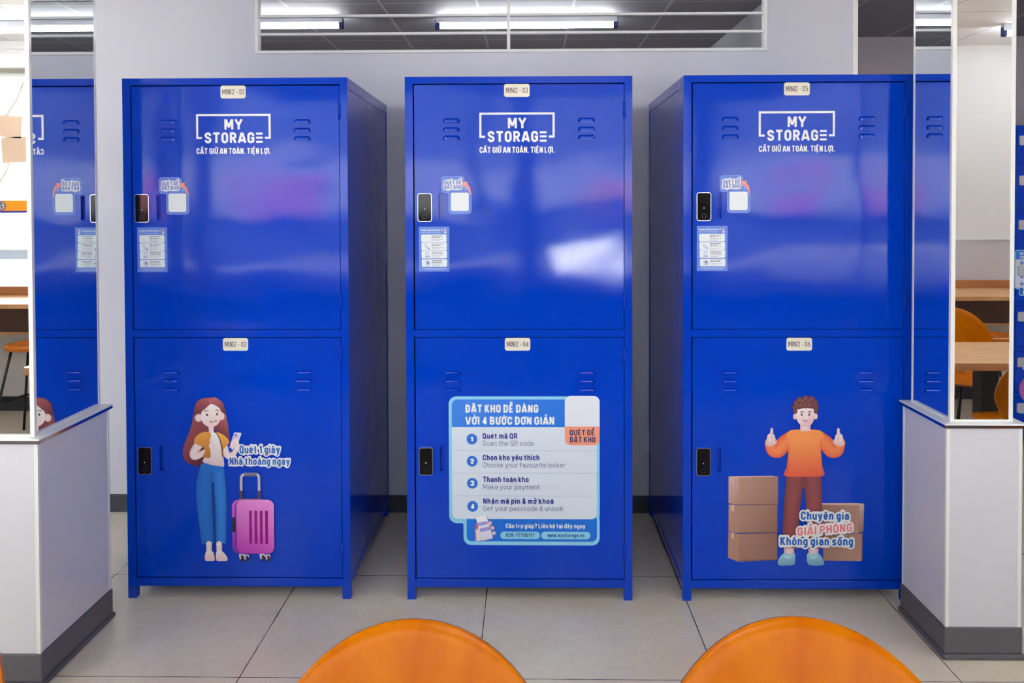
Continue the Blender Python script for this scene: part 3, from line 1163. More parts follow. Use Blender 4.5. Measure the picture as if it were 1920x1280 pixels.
def art_woman():
    a = Art(L_map(3.7653, 330, 730, (.031, 250, .002144, 1.055, 632, .0021556)))
    sk, sk2 = ink(240, 218, 214), ink(224, 184, 186)
    h1, h2, h3 = ink(146, 72, 76), ink(96, 36, 52), ink(168, 88, 92)
    a.blob([(222, 64), (180, 64), (140, 95), (124, 160), (112, 230), (86, 310), (56, 380), (43, 440), (60, 500), (110, 530), (165, 538), (200, 500), (240, 380), (262, 250), (248, 120)], h1, h2, ((80, 300), (220, 420)))
    a.blob([(262, 54), (300, 66), (335, 100), (352, 170), (366, 250), (375, 330), (371, 378), (340, 350), (300, 330), (262, 250), (248, 120)], h3, h2, ((350, 200), (270, 300)))
    a.disc(240, 134, 104, 80, h1, h1)
    a.limb([(247, 240), (248, 290), (255, 330)], [19, 18, 24], sk, sk2)
    a.limb([(340, 400), (362, 462), (402, 452), (428, 405)], [22, 24, 20, 13], sk, sk2)
    a.blob([(218, 322), (255, 300), (298, 318), (325, 400), (333, 490), (333, 540), (285, 541), (230, 528), (184, 505), (200, 470), (215, 400)], ink(240, 230, 230), ink(212, 186, 188), ((250, 340), (270, 540)))
    a.limb([(158, 385), (122, 440), (128, 470), (185, 448), (236, 412)], [30, 28, 25, 21, 15], sk, sk2)
    o1, o2 = ink(226, 160, 66), ink(184, 112, 56)
    a.blob([(238, 300), (190, 298), (142, 325), (124, 368), (150, 388), (196, 408), (200, 440), (186, 470), (236, 478), (241, 420), (238, 360), (246, 325)], o1, o2, ((160, 320), (235, 470)))
    a.blob([(282, 298), (325, 312), (360, 340), (373, 372), (345, 405), (332, 425), (331, 462), (322, 471), (316, 410), (302, 345)], o1, o2, ((350, 340), (310, 450)))
    a.limb([(284, 300), (306, 345), (322, 400), (326, 468)], [3, 4, 4, 3], ink(120, 66, 50), ink(110, 60, 46), caps=False)
    a.disc(254, 402, 23, 20, sk, sk2, -4, -6)
    a.limb([(240, 392), (250, 366), (256, 352)], [10, 8, 6], sk, sk2)
    for i in range(3):
        a.limb([(250, 392 + i * 10), (280, 390 + i * 11)], [7, 6], sk, sk2)
    # trousers
    p1, p2, p3 = ink(26, 106, 192), ink(16, 92, 180), ink(44, 124, 204)
    a.blob([(186, 516), (260, 532), (330, 545), (340, 600), (345, 660), (300, 672), (262, 650), (200, 670), (142, 680), (150, 610), (164, 556)], p1)
    a.limb([(298, 580), (308, 700), (312, 850), (310, 1082)], [34, 44, 40, 36], p3, p2, caps=False)
    a.limb([(212, 570), (193, 700), (198, 850), (215, 1085)], [46, 55, 53, 43], p1, p2, caps=False)
    a.limb([(250, 650), (258, 760), (264, 900), (265, 1078)], [3, 8, 10, 5], ink(8, 50, 130), ink(10, 66, 156), caps=False)
    # feet
    for (ax, pts) in ((224, [(206, 1140), (248, 1138), (262, 1178), (260, 1203), (228, 1206), (198, 1203), (194, 1174)]),
                      (296, [(278, 1140), (318, 1138), (352, 1178), (352, 1203), (312, 1206), (278, 1203), (273, 1170)])):
        a.limb([(ax, 1086), (ax + 1, 1150)], [20, 19], sk, sk2)
        a.blob(pts, sk, sk2, ((ax, 1150), (ax, 1215)))
    # head
    a.disc(160, 197, 25, 28, sk, sk2)
    a.disc(324, 185, 20, 28, sk, sk2)
    a.blob([(252, 98), (205, 118), (178, 170), (182, 215), (210, 250), (250, 262), (290, 246), (316, 206), (320, 160), (300, 115)], sk, ink(230, 194, 194), ((235, 150), (290, 262)))
    a.blob([(238, 70), (200, 60), (156, 80), (130, 130), (126, 178), (150, 172), (186, 150), (220, 122), (246, 94)], h1, h2, ((170, 90), (160, 180)))
    a.blob([(230, 72), (262, 57), (300, 68), (336, 108), (350, 168), (334, 158), (306, 126), (270, 104), (244, 96)], h3, h2, ((290, 70), (320, 160)))
    ey = ink(54, 30, 42)
    a.disc(221, 174, 8, 10, ey)
    a.disc(292, 170, 7, 10, ey)
    a.disc(223, 171, 2.4, 2.4, WHITE)
    a.disc(294, 167, 2.2, 2.2, WHITE)
    a.nxt()
    a.stroke(open_spline([(202, 152), (214, 145), (233, 147)]), 2.6, ey)
    a.stroke(open_spline([(281, 144), (291, 140), (304, 150)]), 2.6, ey)
    a.disc(261, 203, 10, 6, ink(246, 224, 220), sk2)
    a.blob([(238, 219), (262, 219), (288, 211), (283, 222), (262, 228), (243, 226)], ink(96, 40, 48))
    a.blob([(246, 220), (264, 220), (281, 215), (278, 220), (262, 224)], WHITE)
    # telephone in the raised hand
    a.poly([(411, 302), (416, 298), (460, 300), (463, 306), (432, 398), (426, 404), (380, 410), (376, 403)], ink(214, 204, 226), ink(180, 168, 206), ((450, 300), (390, 400)))
    for (x, y) in ((420, 313), (430, 313), (417, 323), (427, 323)):
        a.disc(x, y, 4.2, 4.2, ink(40, 40, 60))
    for i in range(4):
        y = 348 + i * 13
        a.limb([(392 + i * 2, y + 26), (412, y + 4), (428, y + 2)], [6, 7, 8], sk, sk2)
    a.limb([(428, 412), (436, 390), (434, 360)], [16, 14, 9], sk, sk2)
    bl, hw = ink(34, 98, 178), ink(228, 234, 244)
    a.lines([(('Qu\u00e9t 1 gi\u00e2y', 449, 443, 735, 54, .2, bl, hw, .17), dict(ysign=-1)),
             (('Nh\u00e0 tho\u00e1ng ngay', 378, 524, 805, 50, .2, bl, hw, .17), dict(ysign=-1))])
    # suitcase
    g1, g2 = ink(196, 194, 208), ink(126, 122, 146)
    a.limb([(460, 740), (460, 622), (468, 600), (488, 592), (566, 592), (580, 600), (585, 622), (586, 740)], [10, 10, 10, 10, 10], g1, g2, n=8, caps=False)
    a.poly(rrect(482, 579, 570, 606, 8), ink(128, 122, 142), ink(92, 86, 108), ((520, 580), (520, 606)))
    for x in (449, 576):
        a.poly(rrect(x, 706, x + 23, 770, 4), ink(82, 74, 92), ink(52, 44, 62), ((x, 740), (x + 23, 740)))
    a.poly(rrect(443, 760, 609, 774, 4), ink(92, 84, 108))
    a.poly(rrect(393, 770, 640, 1150, 48), ink(204, 104, 204), ink(120, 40, 168), ((520, 790), (420, 1140)))
    a.poly(rrect(412, 772, 660, 1146, 46), ink(124, 40, 160), ink(96, 24, 150), ((500, 790), (430, 1140)))
    a.poly(rrect(424, 769, 690, 1150, 46), ink(222, 136, 206), ink(176, 52, 172), ((620, 790), (500, 1160)))
    a.poly(rrect(392, 893, 418, 998, 10), ink(40, 34, 58))
    for x in (513, 551, 589, 627):
        a.poly(rrect(x, 846, x + 20, 1081, 8), ink(160, 6, 132), ink(126, 0, 112), ((x, 900), (x + 20, 900)))
    for (x, y) in ((458, 1178), (492, 1182), (604, 1176), (644, 1180)):
        a.poly(rrect(x - 19, y - 26, x + 20, y - 4, 8), g1)
        a.disc(x + 2, y + 4, 14, 22, ink(66, 40, 60), ink(44, 26, 44), rot=.15)
        a.disc(x - 8, y, 6, 12, g1)
    return a.mesh('printed_illustration')

def art_man():
    a = Art(L_map(3.7655, 1350, 730, (.031, 1297, .002109, 1.054, 632, .0021316)))
    c1, c2, c3, c4 = ink(172, 134, 118), ink(146, 108, 94), ink(190, 156, 146), ink(204, 172, 160)
    for (f, s, t) in (([(137, 1018), (412, 1010), (412, 1200), (140, 1215)], [(66, 1003), (140, 1018), (141, 1215), (64, 1187)], None),
                      ([(135, 815), (412, 810), (412, 1005), (135, 1012)], [(68, 808), (137, 815), (137, 1012), (66, 1000)], None),
                      ([(138, 616), (415, 612), (415, 806), (140, 812)], [(66, 611), (140, 616), (141, 812), (66, 800)], [(66, 609), (372, 605), (415, 612), (140, 617)])):
        a.poly(f, c1, c2, ((150, 650), (420, 800)))
        a.poly(s, c3, c1, ((66, 700), (140, 760)))
        a.poly([(f[0][0], f[2][1] + 2), (f[1][0], f[2][1] - 2), (f[1][0], f[2][1] + 3), (f[0][0], f[2][1] + 7)], ink(96, 66, 60))
        y = s[0][1]
        a.poly([(88, y + 4), (104, y + 6), (104, y + 48), (88, y + 44)], c4)
        if t:
            a.poly(t, c4)
    a.poly([(735, 1014), (1004, 1012), (1003, 1206), (737, 1202)], c1, c2, ((980, 1150), (760, 1020)))
    a.poly([(1003, 1013), (1013, 994), (1011, 1190), (1002, 1206)], c2)
    a.poly([(726, 806), (986, 811), (983, 1010), (727, 1004)], c1, c2, ((970, 960), (740, 820)))
    a.poly([(985, 810), (1022, 800), (1018, 992), (982, 1010)], c3, c2, ((1010, 800), (990, 1000)))
    a.poly([(726, 797), (960, 796), (1022, 800), (986, 812), (726, 807)], c4)
    a.poly([(996, 806), (1012, 802), (1011, 842), (995, 848)], c4)
    # shoes and socks
    sh, sh2 = ink(146, 196, 214), ink(100, 150, 178)
    so, so2 = ink(228, 200, 204), ink(200, 164, 172)
    for ax in (494, 666):
        a.limb([(ax, 1105), (ax, 1160)], [36, 34], so, so2, caps=False)
    a.blob([(416, 1212), (434, 1172), (466, 1150), (506, 1160), (534, 1152), (537, 1196), (530, 1232), (480, 1238), (424, 1237)], sh, sh2, ((470, 1160), (480, 1240)))
    a.blob([(624, 1152), (650, 1158), (690, 1150), (722, 1174), (740, 1214), (734, 1234), (680, 1238), (634, 1232), (620, 1196)], sh, sh2, ((670, 1160), (680, 1240)))
    a.nxt()
    for (x, s) in ((478, 1), (676, -1)):
        for k in range(2):
            a.stroke(open_spline([(x - 16 * s, 1166 + 12 * k), (x + 6 * s, 1176 + 10 * k), (x + 32 * s, 1172 + 12 * k)]), 2.4, ink(206, 228, 236))
    # trousers and jumper
    t1, t2 = ink(142, 74, 76), ink(110, 50, 60)
    a.poly([(486, 590), (714, 590), (700, 660), (600, 690), (500, 660)], t1)
    a.limb([(656, 606), (668, 800), (674, 960), (680, 1118)], [64, 57, 58, 55], t1, t2, caps=False)
    a.limb([(536, 606), (516, 800), (506, 960), (502, 1116)], [66, 58, 58, 54], t1, t2, caps=False)
    r1, r2, r3 = ink(240, 132, 76), ink(212, 78, 62), ink(196, 66, 56)
    a.limb([(520, 330), (462, 372), (416, 424), (380, 424), (362, 392), (356, 372)], [50, 54, 52, 46, 40, 36], r1, r2)
    a.limb([(688, 330), (746, 372), (792, 424), (828, 424), (844, 392), (850, 372)], [50, 54, 52, 46, 40, 36], r1, r2)
    a.blob([(566, 278), (510, 284), (478, 310), (488, 380), (484, 460), (474, 540), (464, 604), (600, 609), (734, 602), (726, 540), (718, 460), (714, 380), (726, 310), (696, 284), (640, 277)], r1, r2, ((600, 420), (610, 640)))
    a.blob([(488, 330), (494, 400), (478, 520), (468, 590), (484, 590), (498, 500), (504, 400)], r2, r1, ((480, 480), (504, 480)))
    a.blob([(718, 330), (714, 400), (724, 520), (731, 590), (714, 590), (706, 500), (702, 400)], r2, r1, ((726, 480), (700, 480)))
    # raised thumbs
    sk, sk2 = ink(240, 212, 210), ink(214, 160, 168)
    for (hx, s) in ((362, 1), (842, -1)):
        a.disc(hx + 4 * s, 366, 40, 26, ink(236, 222, 222), ink(214, 190, 192), rot=-.25 * s)
        a.disc(hx + 4 * s, 362, 31, 20, ink(150, 96, 100), rot=-.25 * s)
        a.blob([(hx - 24 * s, 322), (hx - 8 * s, 308), (hx + 22 * s, 312), (hx + 30 * s, 340), (hx + 26 * s, 374), (hx - 2 * s, 384), (hx - 26 * s, 366)], sk, sk2, ((hx - 10 * s, 320), (hx + 20 * s, 385)))
        a.limb([(hx + 3 * s, 318), (hx + 6 * s, 294), (hx + 6 * s, 276)], [13, 11, 9], sk, sk2)
        for k in range(4):
            a.limb([(hx - 6 * s, 324 + k * 14), (hx + 22 * s, 324 + k * 14)], [7, 7], sk, sk2)
    # head
    a.limb([(603, 235), (603, 284)], [36, 37], sk, sk2, caps=False)
    a.disc(603, 281, 37, 9, ink(232, 190, 186))
    a.disc(530, 186, 14, 22, sk, sk2)
    a.disc(676, 184, 14, 22, sk, sk2)
    a.blob([(603, 108), (550, 124), (538, 170), (546, 214), (572, 246), (606, 258), (640, 246), (662, 212), (668, 168), (656, 122)], sk, sk2, ((590, 170), (650, 262)))
    b1, b2 = ink(136, 84, 84), ink(86, 44, 50)
    for (x, y, r) in ((532, 150, 16), (676, 148, 16), (530, 122, 20), (678, 120, 20), (540, 96, 24), (668, 92, 24), (562, 72, 24), (644, 68, 26), (604, 62, 24),
                      (552, 112, 24), (658, 110, 22), (582, 84, 24), (626, 84, 24), (574, 108, 22), (604, 104, 24), (634, 106, 22)):
        a.disc(x, y, r, r, b1, b2, -r * .2, -r * .3)
    ey = ink(50, 30, 38)
    for x in (577, 629):
        a.disc(x, 170, 6, 10, ey)
        a.disc(x + 1, 166, 2, 2, WHITE)
    a.nxt()
    a.stroke(open_spline([(565, 156), (576, 151), (590, 153)]), 3, ey)
    a.stroke(open_spline([(620, 153), (632, 150), (644, 155)]), 3, ey)
    a.stroke(open_spline([(584, 212), (600, 216), (617, 211)]), 2.4, ink(150, 80, 84))
    a.limb([(605, 176), (607, 190)], [6, 10], ink(248, 224, 220), ink(220, 172, 174))
    bl, hw = ink(22, 92, 176), ink(228, 234, 244)
    a.lines([(('Chuy\u00ean gia', 572, 908, 912, 56, .2, bl, hw, .2), dict(ysign=-1)),
             (('GI\u1ea2I PH\u00d3NG', 547, 1023, 934, 56, .2, ink(226, 128, 130), hw, .2), dict(ysign=-1, rise=-.088)),
             (('Kh\u00f4ng gian s\u1ed1ng', 427, 1089, 941, 57, .2, bl, hw, .2), dict(ysign=-1))])
    return a.mesh('printed_illustration')

def art_poster():
    a = Art(L_map(4.2667, 830, 730, (.031, 775.5, .0021185, 1.054, 632, .002143)))
    lb, bl, wh = ink(134, 200, 230), ink(36, 112, 212), ink(206, 216, 228)
    R_ = 62
    out = rrect(45, 52, 1256, 1066, R_, 8)
    a.poly(out, lb)
    a.poly(rrect(160, 980, 1256, 1241, R_, 8), lb)
    a.poly([(100, 1060), (165, 1060), (165, 1090), (160, 1075), (150, 1066)], lb)
    a.poly(rrect(186, 1000, 1233, 1211, 40), ink(16, 106, 208))
    a.poly(rrect(70, 76, 1233, 1031, 44), wh)
    a.poly(rrect(70, 76, 1100, 296, 44, corners=(1, 0, 0, 0)), ink(52, 122, 216), bl, ((100, 100), (700, 280)))
    a.poly([(70, 296), (1233, 296), (1233, 250), (1100, 250), (1100, 296)], wh)
    a.poly(rrect(977, 48, 1256, 440, 46), ink(214, 220, 230))
    a.poly(rrect(977, 291, 1256, 440, 46, corners=(0, 0, 1, 1)), ink(226, 146, 118))
    a.nxt()
    for y in (484, 664, 846):
        a.stroke([(76, y), (1234, y)], 2.2, ink(180, 196, 210))
    a.text('\u0110\u1eb6T KHO D\u1ec4 D\u00c0NG', 180, 179, 766, 60, .21, WHITE, ysign=-1)
    a.text('V\u1edaI 4 B\u01af\u1edaC \u0110\u01a0N GI\u1ea2N', 180, 275, 893, 60, .21, WHITE, ysign=-1)
    for i, (cx, cy) in enumerate(((231, 392), (232, 569), (233, 745), (235, 930))):
        a.disc(cx, cy, 43, 43, ink(44, 108, 204), n=40)
        w = 26 if i == 0 else 40
        a.text(str(i + 1), cx - w / 2, cy + 18, cx + w / 2, 36, .34, WHITE, ysign=-1)
    nv, gy = ink(46, 42, 134), ink(92, 98, 148)
    rows = (('Qu\u00e9t m\u00e3 QR', 316, 597, 388, 'Scan the QR code', 316, 727, 445),
            ('Ch\u1ecdn kho y\u00eau th\u00edch', 317, 773, 560, 'Choose your favourite locker', 317, 981, 619),
            ('Thanh to\u00e1n kho', 319, 686, 735, 'Make your payment', 319, 773, 794),
            ('Nh\u1eadn m\u00e3 pin & m\u1edf kho\u00e1', 319, 886, 908, 'Get your passcode & unlock', 319, 964, 967))
    for (s1, x0, x1, y, s2, u0, u1, y2) in rows:
        a.text(s1, x0, y, x1, 43, .185, nv, ysign=-1)
        a.text(s2, u0, y2, u1, 42, .085, gy, ysign=-1)
    ob = ink(58, 50, 96)
    a.text('QU\u00c9T \u0110\u1ec2', 1015, 360, 1215, 42, .185, ob, ysign=-1)
    a.text('\u0110\u1eb6T KHO', 1017, 416, 1222, 42, .185, ob, ysign=-1)
    a.text('C\u1ea7n tr\u1ee3 gi\u00fap? Li\u00ean h\u1ec7 t\u1ea1i \u0111\u00e2y ngay', 501, 1103, 1140, 36, .17, WHITE, ysign=-1)
    a.poly(rrect(457, 1131, 775, 1191, 29), lb)
    a.poly(rrect(785, 1131, 1180, 1191, 29), lb)
    a.text('028-77700117', 502, 1174, 732, 30, .16, ink(30, 62, 130), ysign=-1)
    a.text('www.mystorage.vn', 837, 1174, 1131, 30, .17, ink(30, 62, 130), ysign=-1)
    # a hand holding a telephone
    sk, sk2 = ink(240, 214, 214), ink(196, 140, 164)
    a.limb([(290, 1205), (282, 1160), (268, 1105)], [34, 26, 16], sk, sk2, caps=False)
    a.disc(264, 1094, 15, 26, ink(150, 70, 110), ink(180, 110, 140), rot=.2)
    for (x, y) in ((374, 1062), (393, 1102), (405, 1143)):
        a.disc(x, y, 17, 16, sk, sk2)
    ph = closed_spline([(264, 1034), (272, 1020), (334, 1003), (347, 1012), (394, 1170), (386, 1186), (322, 1201), (306, 1190)], 4)
    a.poly([(p[0] + 5, p[1] + 5) for p in ph], ink(110, 84, 160))
    a.poly(ph, ink(226, 228, 240), ink(200, 204, 226), ((290, 1030), (350, 1200)))
    a.poly([(266, 1064), (352, 1046), (357, 1070), (274, 1090)], ink(144, 138, 208))
    a.poly([(290, 1108), (374, 1090), (380, 1116), (298, 1136)], ink(144, 138, 208))
    for (x, y) in ((288, 1074), (303, 1071), (318, 1067), (333, 1064), (308, 1118), (323, 1114), (338, 1110), (353, 1107)):
        a.disc(x, y, 3, 3, WHITE, n=8)
    a.disc(372, 1070, 12, 14, sk, sk2)
    return a.mesh('poster_sticker')

ME_logo, ME_scan, ME_guide = art_logo(), art_scan(), art_guide()
ME_woman, ME_man, ME_poster = art_woman(), art_man(), art_poster()

def locker(x, label, numbers, art, art_label, plate2_x=.394):
    t = thing('storage_locker', label, 'locker', (x, 0, 0), 0, 'two-door storage lockers along the partition')
    link('carcass', ME_carcass, t)
    link('front_frame', ME_frame, t)
    for me in ME_legs:
        link('leg', me, t)
    y = (0, DOOR_Y - .0004, 0)
    d1 = link('upper_door', ME_door1, t)
    link('number_plate', art_plate(numbers[0], .394, 2.007), d1, y, 'cream plate reading ' + numbers[0])
    link('logo', ME_logo, d1, y, 'white lettering in a thin open box')
    link('scan_sticker', ME_scan, d1, y, 'lavender sticker with white square and salmon arrow')
    link('instruction_sticker', ME_guide, d1, y, 'small blue sticker of four white boxes')
    link('smart_lock', ME_lock1, d1, None, 'glossy black lock with chrome rim')
    link('hinge', ME_h[0], d1)
    link('hinge', ME_h[1], d1)
    d2 = link('lower_door', ME_door2, t)
    link('number_plate', art_plate(numbers[1], plate2_x, 1.0005), d2, y, 'cream plate reading ' + numbers[1])
    link('poster_sticker' if art is ME_poster else 'printed_illustration', art, d2, y, art_label)
    link('smart_lock', ME_lock2, d2, None, 'glossy black lock with thin rim')
    link('hinge', ME_h[2], d2)
    link('hinge', ME_h[3], d2)
    return t
LX = (-1.6117, -.4831, .6183)
locker(LX[0], 'blue two-door locker with a long-haired woman and pink suitcase on its lower door', ('MINI2 - 01', 'MINI2 - 02'), ME_woman, 'woman in yellow vest with a pink suitcase')
locker(LX[1], 'blue two-door locker with a white four-step poster on its lower door', ('MINI2 - 03', 'MINI2 - 04'), ME_poster, 'light blue and white poster of four steps')
locker(LX[2], 'blue two-door locker with a curly-haired man and brown boxes on its lower door', ('MINI2 - 05', 'MINI2 - 06'), ME_man, 'man in orange jumper between cardboard boxes', .407)

# the tall many-door locker far to the right
def far_locker():
    t = thing('storage_locker', 'tall blue locker with rows of small doors, seen behind the right mirrored pillar', 'locker', (3.165, 2.28, 0))
    w, h, d = 1.2, 2.088, .9
    bm = bmesh.new()
    bx(bm, 0, w, .02, d, .05, h, .002)
    obj('carcass', bm, M_blue, t)
    bm = bmesh.new()
    for x0 in (0, .585, w - .03):
        bx(bm, x0, x0 + .03, 0, .02, .05, h)
    zs = [.05, .31, .61, .91, 1.21, 1.51, 1.80, h - .028]
    for z in zs:
        bx(bm, .03, w - .03, 0, .02, z, z + .028)
    obj('front_frame', bm, M_blue, t)
    for x in (0, w - .033):
        for y in (0, d - .033):
            bm = bmesh.new()
            bx(bm, x, x + .033, y, y + .033, 0, .05)
            obj('leg', bm, M_blue, t)
    for i in range(7):
        for x0 in (.033, .618):
            bm = bmesh.new()
            bx(bm, x0, x0 + .549, -.001, .018, zs[i] + .031, zs[i + 1] - .003, .001)
            dr = obj('door', bm, M_door, t)
            zc = zs[i + 1] - .04
            bm = bmesh.new()
            prism_y(bm, rrect(x0 + .012, zc - .062, x0 + .062, zc, .008), -.012, -.001, 0)
            obj('smart_lock', bm, M_led, dr)
    a = Art(lambda p: p)
    pk, pk2, cy_ = ink(206, 132, 190), ink(160, 90, 160), ink(96, 176, 220)
    a.poly(rrect(.02, .2, .5, .26, .025), cy_)
    a.disc(.13, .36, .1, .1, pk, pk2)
    a.disc(.12, .37, .055, .055, ink(0, 40, 170))
    a.disc(.22, .3, .12, .1, pk, pk2)
    a.disc(.1, .5, .05, .02, ink(190, 205, 235))
    link('printed_illustration', a.mesh('printed_illustration'), t, (.03, -.0015, 0))
    p_ = link('poster_sticker', ME_poster, t, (-.06, -.0015, .863), 'small white and blue poster')
    p_.scale = (.5, 1, .505)
    return t
far_locker()

# ------------------------------------------------------------------ chairs, tables, stools, counter
def shell(outline, place, thick, rings=7):
    """curved plywood panel from a closed outline; place(u, v) -> (point, normal); faces: 0 veneer, 1 edge"""
    bm = bmesh.new()
    cu = sum(p[0] for p in outline) / len(outline)
    cv = sum(p[1] for p in outline) / len(outline)
    n = len(outline)
    sides = []
    for s in (0, 1):
        grid = []
        for r in range(1, rings + 1):
            k = r / (rings - 1) * .985 if r < rings else 1.0
            row = []
            for (u, v) in outline:
                p, nn = place(cu + (u - cu) * k, cv + (v - cv) * k)
                inset = .0032 if r == rings else 0
                row.append(bm.verts.new(p + nn * ((thick / 2 - inset) if s == 0 else -(thick / 2 - inset))))
            grid.append(row)
        p, nn = place(cu, cv)
        c = bm.verts.new(p + nn * (thick / 2 if s == 0 else -thick / 2))
        for k in range(n):
            f = bm.faces.new([c, grid[0][k], grid[0][(k + 1) % n]])
            f.smooth = True
            for r in range(rings - 1):
                f = bm.faces.new([grid[r][k], grid[r + 1][k], grid[r + 1][(k + 1) % n], grid[r][(k + 1) % n]])
                f.smooth = r < rings - 2
        sides.append(grid[-1])
    for k in range(n):
        f = bm.faces.new([sides[0][k], sides[0][(k + 1) % n], sides[1][(k + 1) % n], sides[1][k]])
        f.material_index = 1
    return bm

LEAN = math.radians(17)
def make_chair(label):
    """round-backed plywood chair; faces local -Y, seat centre at the origin"""
    t = thing('dining_chair', label, 'chair', (0, 0, 0), 0, 'round-backed plywood chairs')
    # egg-shaped back, v along the panel from the seat upwards
    top_r, L_ = .246, .464
    out = []
    for k in range(33):
        a = -.12 + (PI + .24) * k / 32
        out.append((top_r * math.cos(a), L_ - top_r + top_r * math.sin(a)))
    low = [(-.23, .15), (-.195, .09), (-.15, .03), (-.118, -.02), (-.1, -.06), (.1, -.06), (.118, -.02), (.15, .03), (.195, .09), (.23, .15)]
    out += low
    y0, z0 = .175, .435
    ca, sa = math.cos(LEAN), math.sin(LEAN)
    def back(u, v):
        bend = max(0.0, .1 - v)
        yy = y0 + v * sa - .55 * u * u - 1.6 * bend * bend
        p = Vector((u, yy, z0 + v * ca))
        nn = Vector((1.1 * u, 1, -sa)).normalized()
        return p, -nn
    obj('backrest', shell(out, back, .013), [M_orange, M_ply], t)
    so = []
    for k in range(48):
        a = 2 * PI * k / 48
        so.append((.215 * math.copysign(abs(math.cos(a)) ** .8, math.cos(a)), .2 * math.copysign(abs(math.sin(a)) ** .8, math.sin(a)) - .015))
    def seat(u, v):
        z = .445 + .35 * u * u * .3 - .012 * math.exp(-(u * u + v * v) / .02)
        if v > .12:
            z += 2.0 * (v - .12) ** 2
        return Vector((u, v, z)), Vector((0, 0, 1))
    obj('seat', shell(so, seat, .013), [M_orange, M_ply], t)
    bm = bmesh.new()
    for s in (-1, 1):
        tube(bm, [(s * .13, -.13, .424), (s * .13, .13, .424)], .01, 10)
    tube(bm, [(-.13, -.1, .424), (.13, -.1, .424)], .01, 10)
    tube(bm, [(-.13, .1, .424), (.13, .1, .424)], .01, 10)
    obj('seat_frame', bm, M_black, t)
    for sx in (-1, 1):
        for sy in (-1, 1):
            bm = bmesh.new()
            tube(bm, [(sx * .13, sy * .12, .424), (sx * .165, sy * .16, .25), (sx * .205, sy * .205, .008)], .011, 12)
            tube(bm, [(sx * .205, sy * .205, .0), (sx * .205, sy * .205, .014)], .014, 12)
            obj('leg', bm, M_black, t)
    return t
CH_Y = -2.287
c0 = make_chair('orange plywood chair in front of the four-step poster locker, left of the two middle chairs')
c0.location = (-.192, CH_Y, 0)
c1 = dup(c0, (.447, CH_Y - .02, 0), .02, 'orange plywood chair in front of the curly-haired man locker, right of the two middle chairs')
c1.scale = (1.03, 1.02, 1.016)
dup(c0, (-1.187, -2.12, 0), 0, 'orange plywood chair cut off by the lower left corner of the picture')
dup(c0, (1.105, -2.14, 0), 0, 'orange plywood chair cut off by the lower right corner of the picture')
dup(c0, (2.56, -1.9, 0), 0, 'plywood chair seen from behind at the right edge of the right pillar mirror')
dup(c0, (2.86, -2.98, 0), PI, 'plywood chair behind the table in the right pillar mirror')
dup(c0, (-2.17, -2.2, 0), 0, 'plywood chair at the edge of the left pillar mirror')

def make_table(label):
    t = thing('cafe_table', label, 'table', (0, 0, 0), 0, 'oak-topped cafe tables')
    bm = bmesh.new()
    o = rrect(-.38, -.36, .38, .36, .03)
    f = [bm.verts.new((x, y, 0.725)) for x, y in o]
    b = [bm.verts.new((x, y, .685)) for x, y in o]
    bm.faces.new(f)
    bm.faces.new(b[::-1])
    for k in range(len(o)):
        bm.faces.new([f[k], b[k], b[(k + 1) % len(o)], f[(k + 1) % len(o)]])
    obj('table_top', bm, M_table, t)
    bm = bmesh.new()
    bx(bm, -.05, .05, -.05, .05, .02, .68, .004)
    bx(bm, -.2, .2, -.03, .03, .665, .685)
    bx(bm, -.03, .03, -.2, .2, .664, .684)
    obj('column', bm, M_black, t)
    bm = bmesh.new()
    bx(bm, -.24, .24, -.24, .24, 0, .022, .004)
    obj('base', bm, M_black, t)
    return t
t0 = make_table('oak-topped table reflected in the right pillar mirror')
t0.location = (2.64, -2.4, 0)
dup(t0, (-2.3, -2.7, 0), 0, 'oak-topped table reflected at the edge of the left pillar mirror')

def make_stool(label):
    t = thing('bar_stool', label, 'stool', (0, 0, 0), 0, 'bar stools at the window counter')
    bm = bmesh.new()
    n = 40
    prof = [(0, .645), (.12, .644), (.165, .65), (.178, .645), (.182, .632), (.178, .618), (.165, .612), (0, .612)]
    rings = []
    for r, z in prof:
        rings.append([bm.verts.new((max(r, .0005) * math.cos(2 * PI * k / n), max(r, .0005) * math.sin(2 * PI * k / n), z)) for k in range(n)])
    for i in range(len(prof) - 1):
        for k in range(n):
            bm.faces.new([rings[i][k], rings[i][(k + 1) % n], rings[i + 1][(k + 1) % n], rings[i + 1][k]]).smooth = True
    obj('seat', bm, M_stool, t)
    for sx in (-1, 1):
        for sy in (-1, 1):
            bm = bmesh.new()
            tube(bm, [(sx * .1, sy * .1, .612), (sx * .2, sy * .2, .0)], .009, 10)
            obj('leg', bm, M_black, t)
    bm = bmesh.new()
    q = .158
    for (a, b) in (((-q, -q), (q, -q)), ((q, -q), (q, q)), ((q, q), (-q, q)), ((-q, q), (-q, -q))):
        tube(bm, [(a[0], a[1], .26), (b[0], b[1], .26)], .007, 8)
    obj('foot_rail', bm, M_black, t)
    return t
s0 = make_stool('bar stool seen whole in the left pillar mirror')
s0.location = (-3.36, -3.64, 0)
dup(s0, (-4.12, -3.6, 0), 0, 'bar stool of which only legs show at the left edge of the left mirror')
dup(s0, (3.3, -3.58, 0), 0, 'bar stool behind the table in the right pillar mirror')

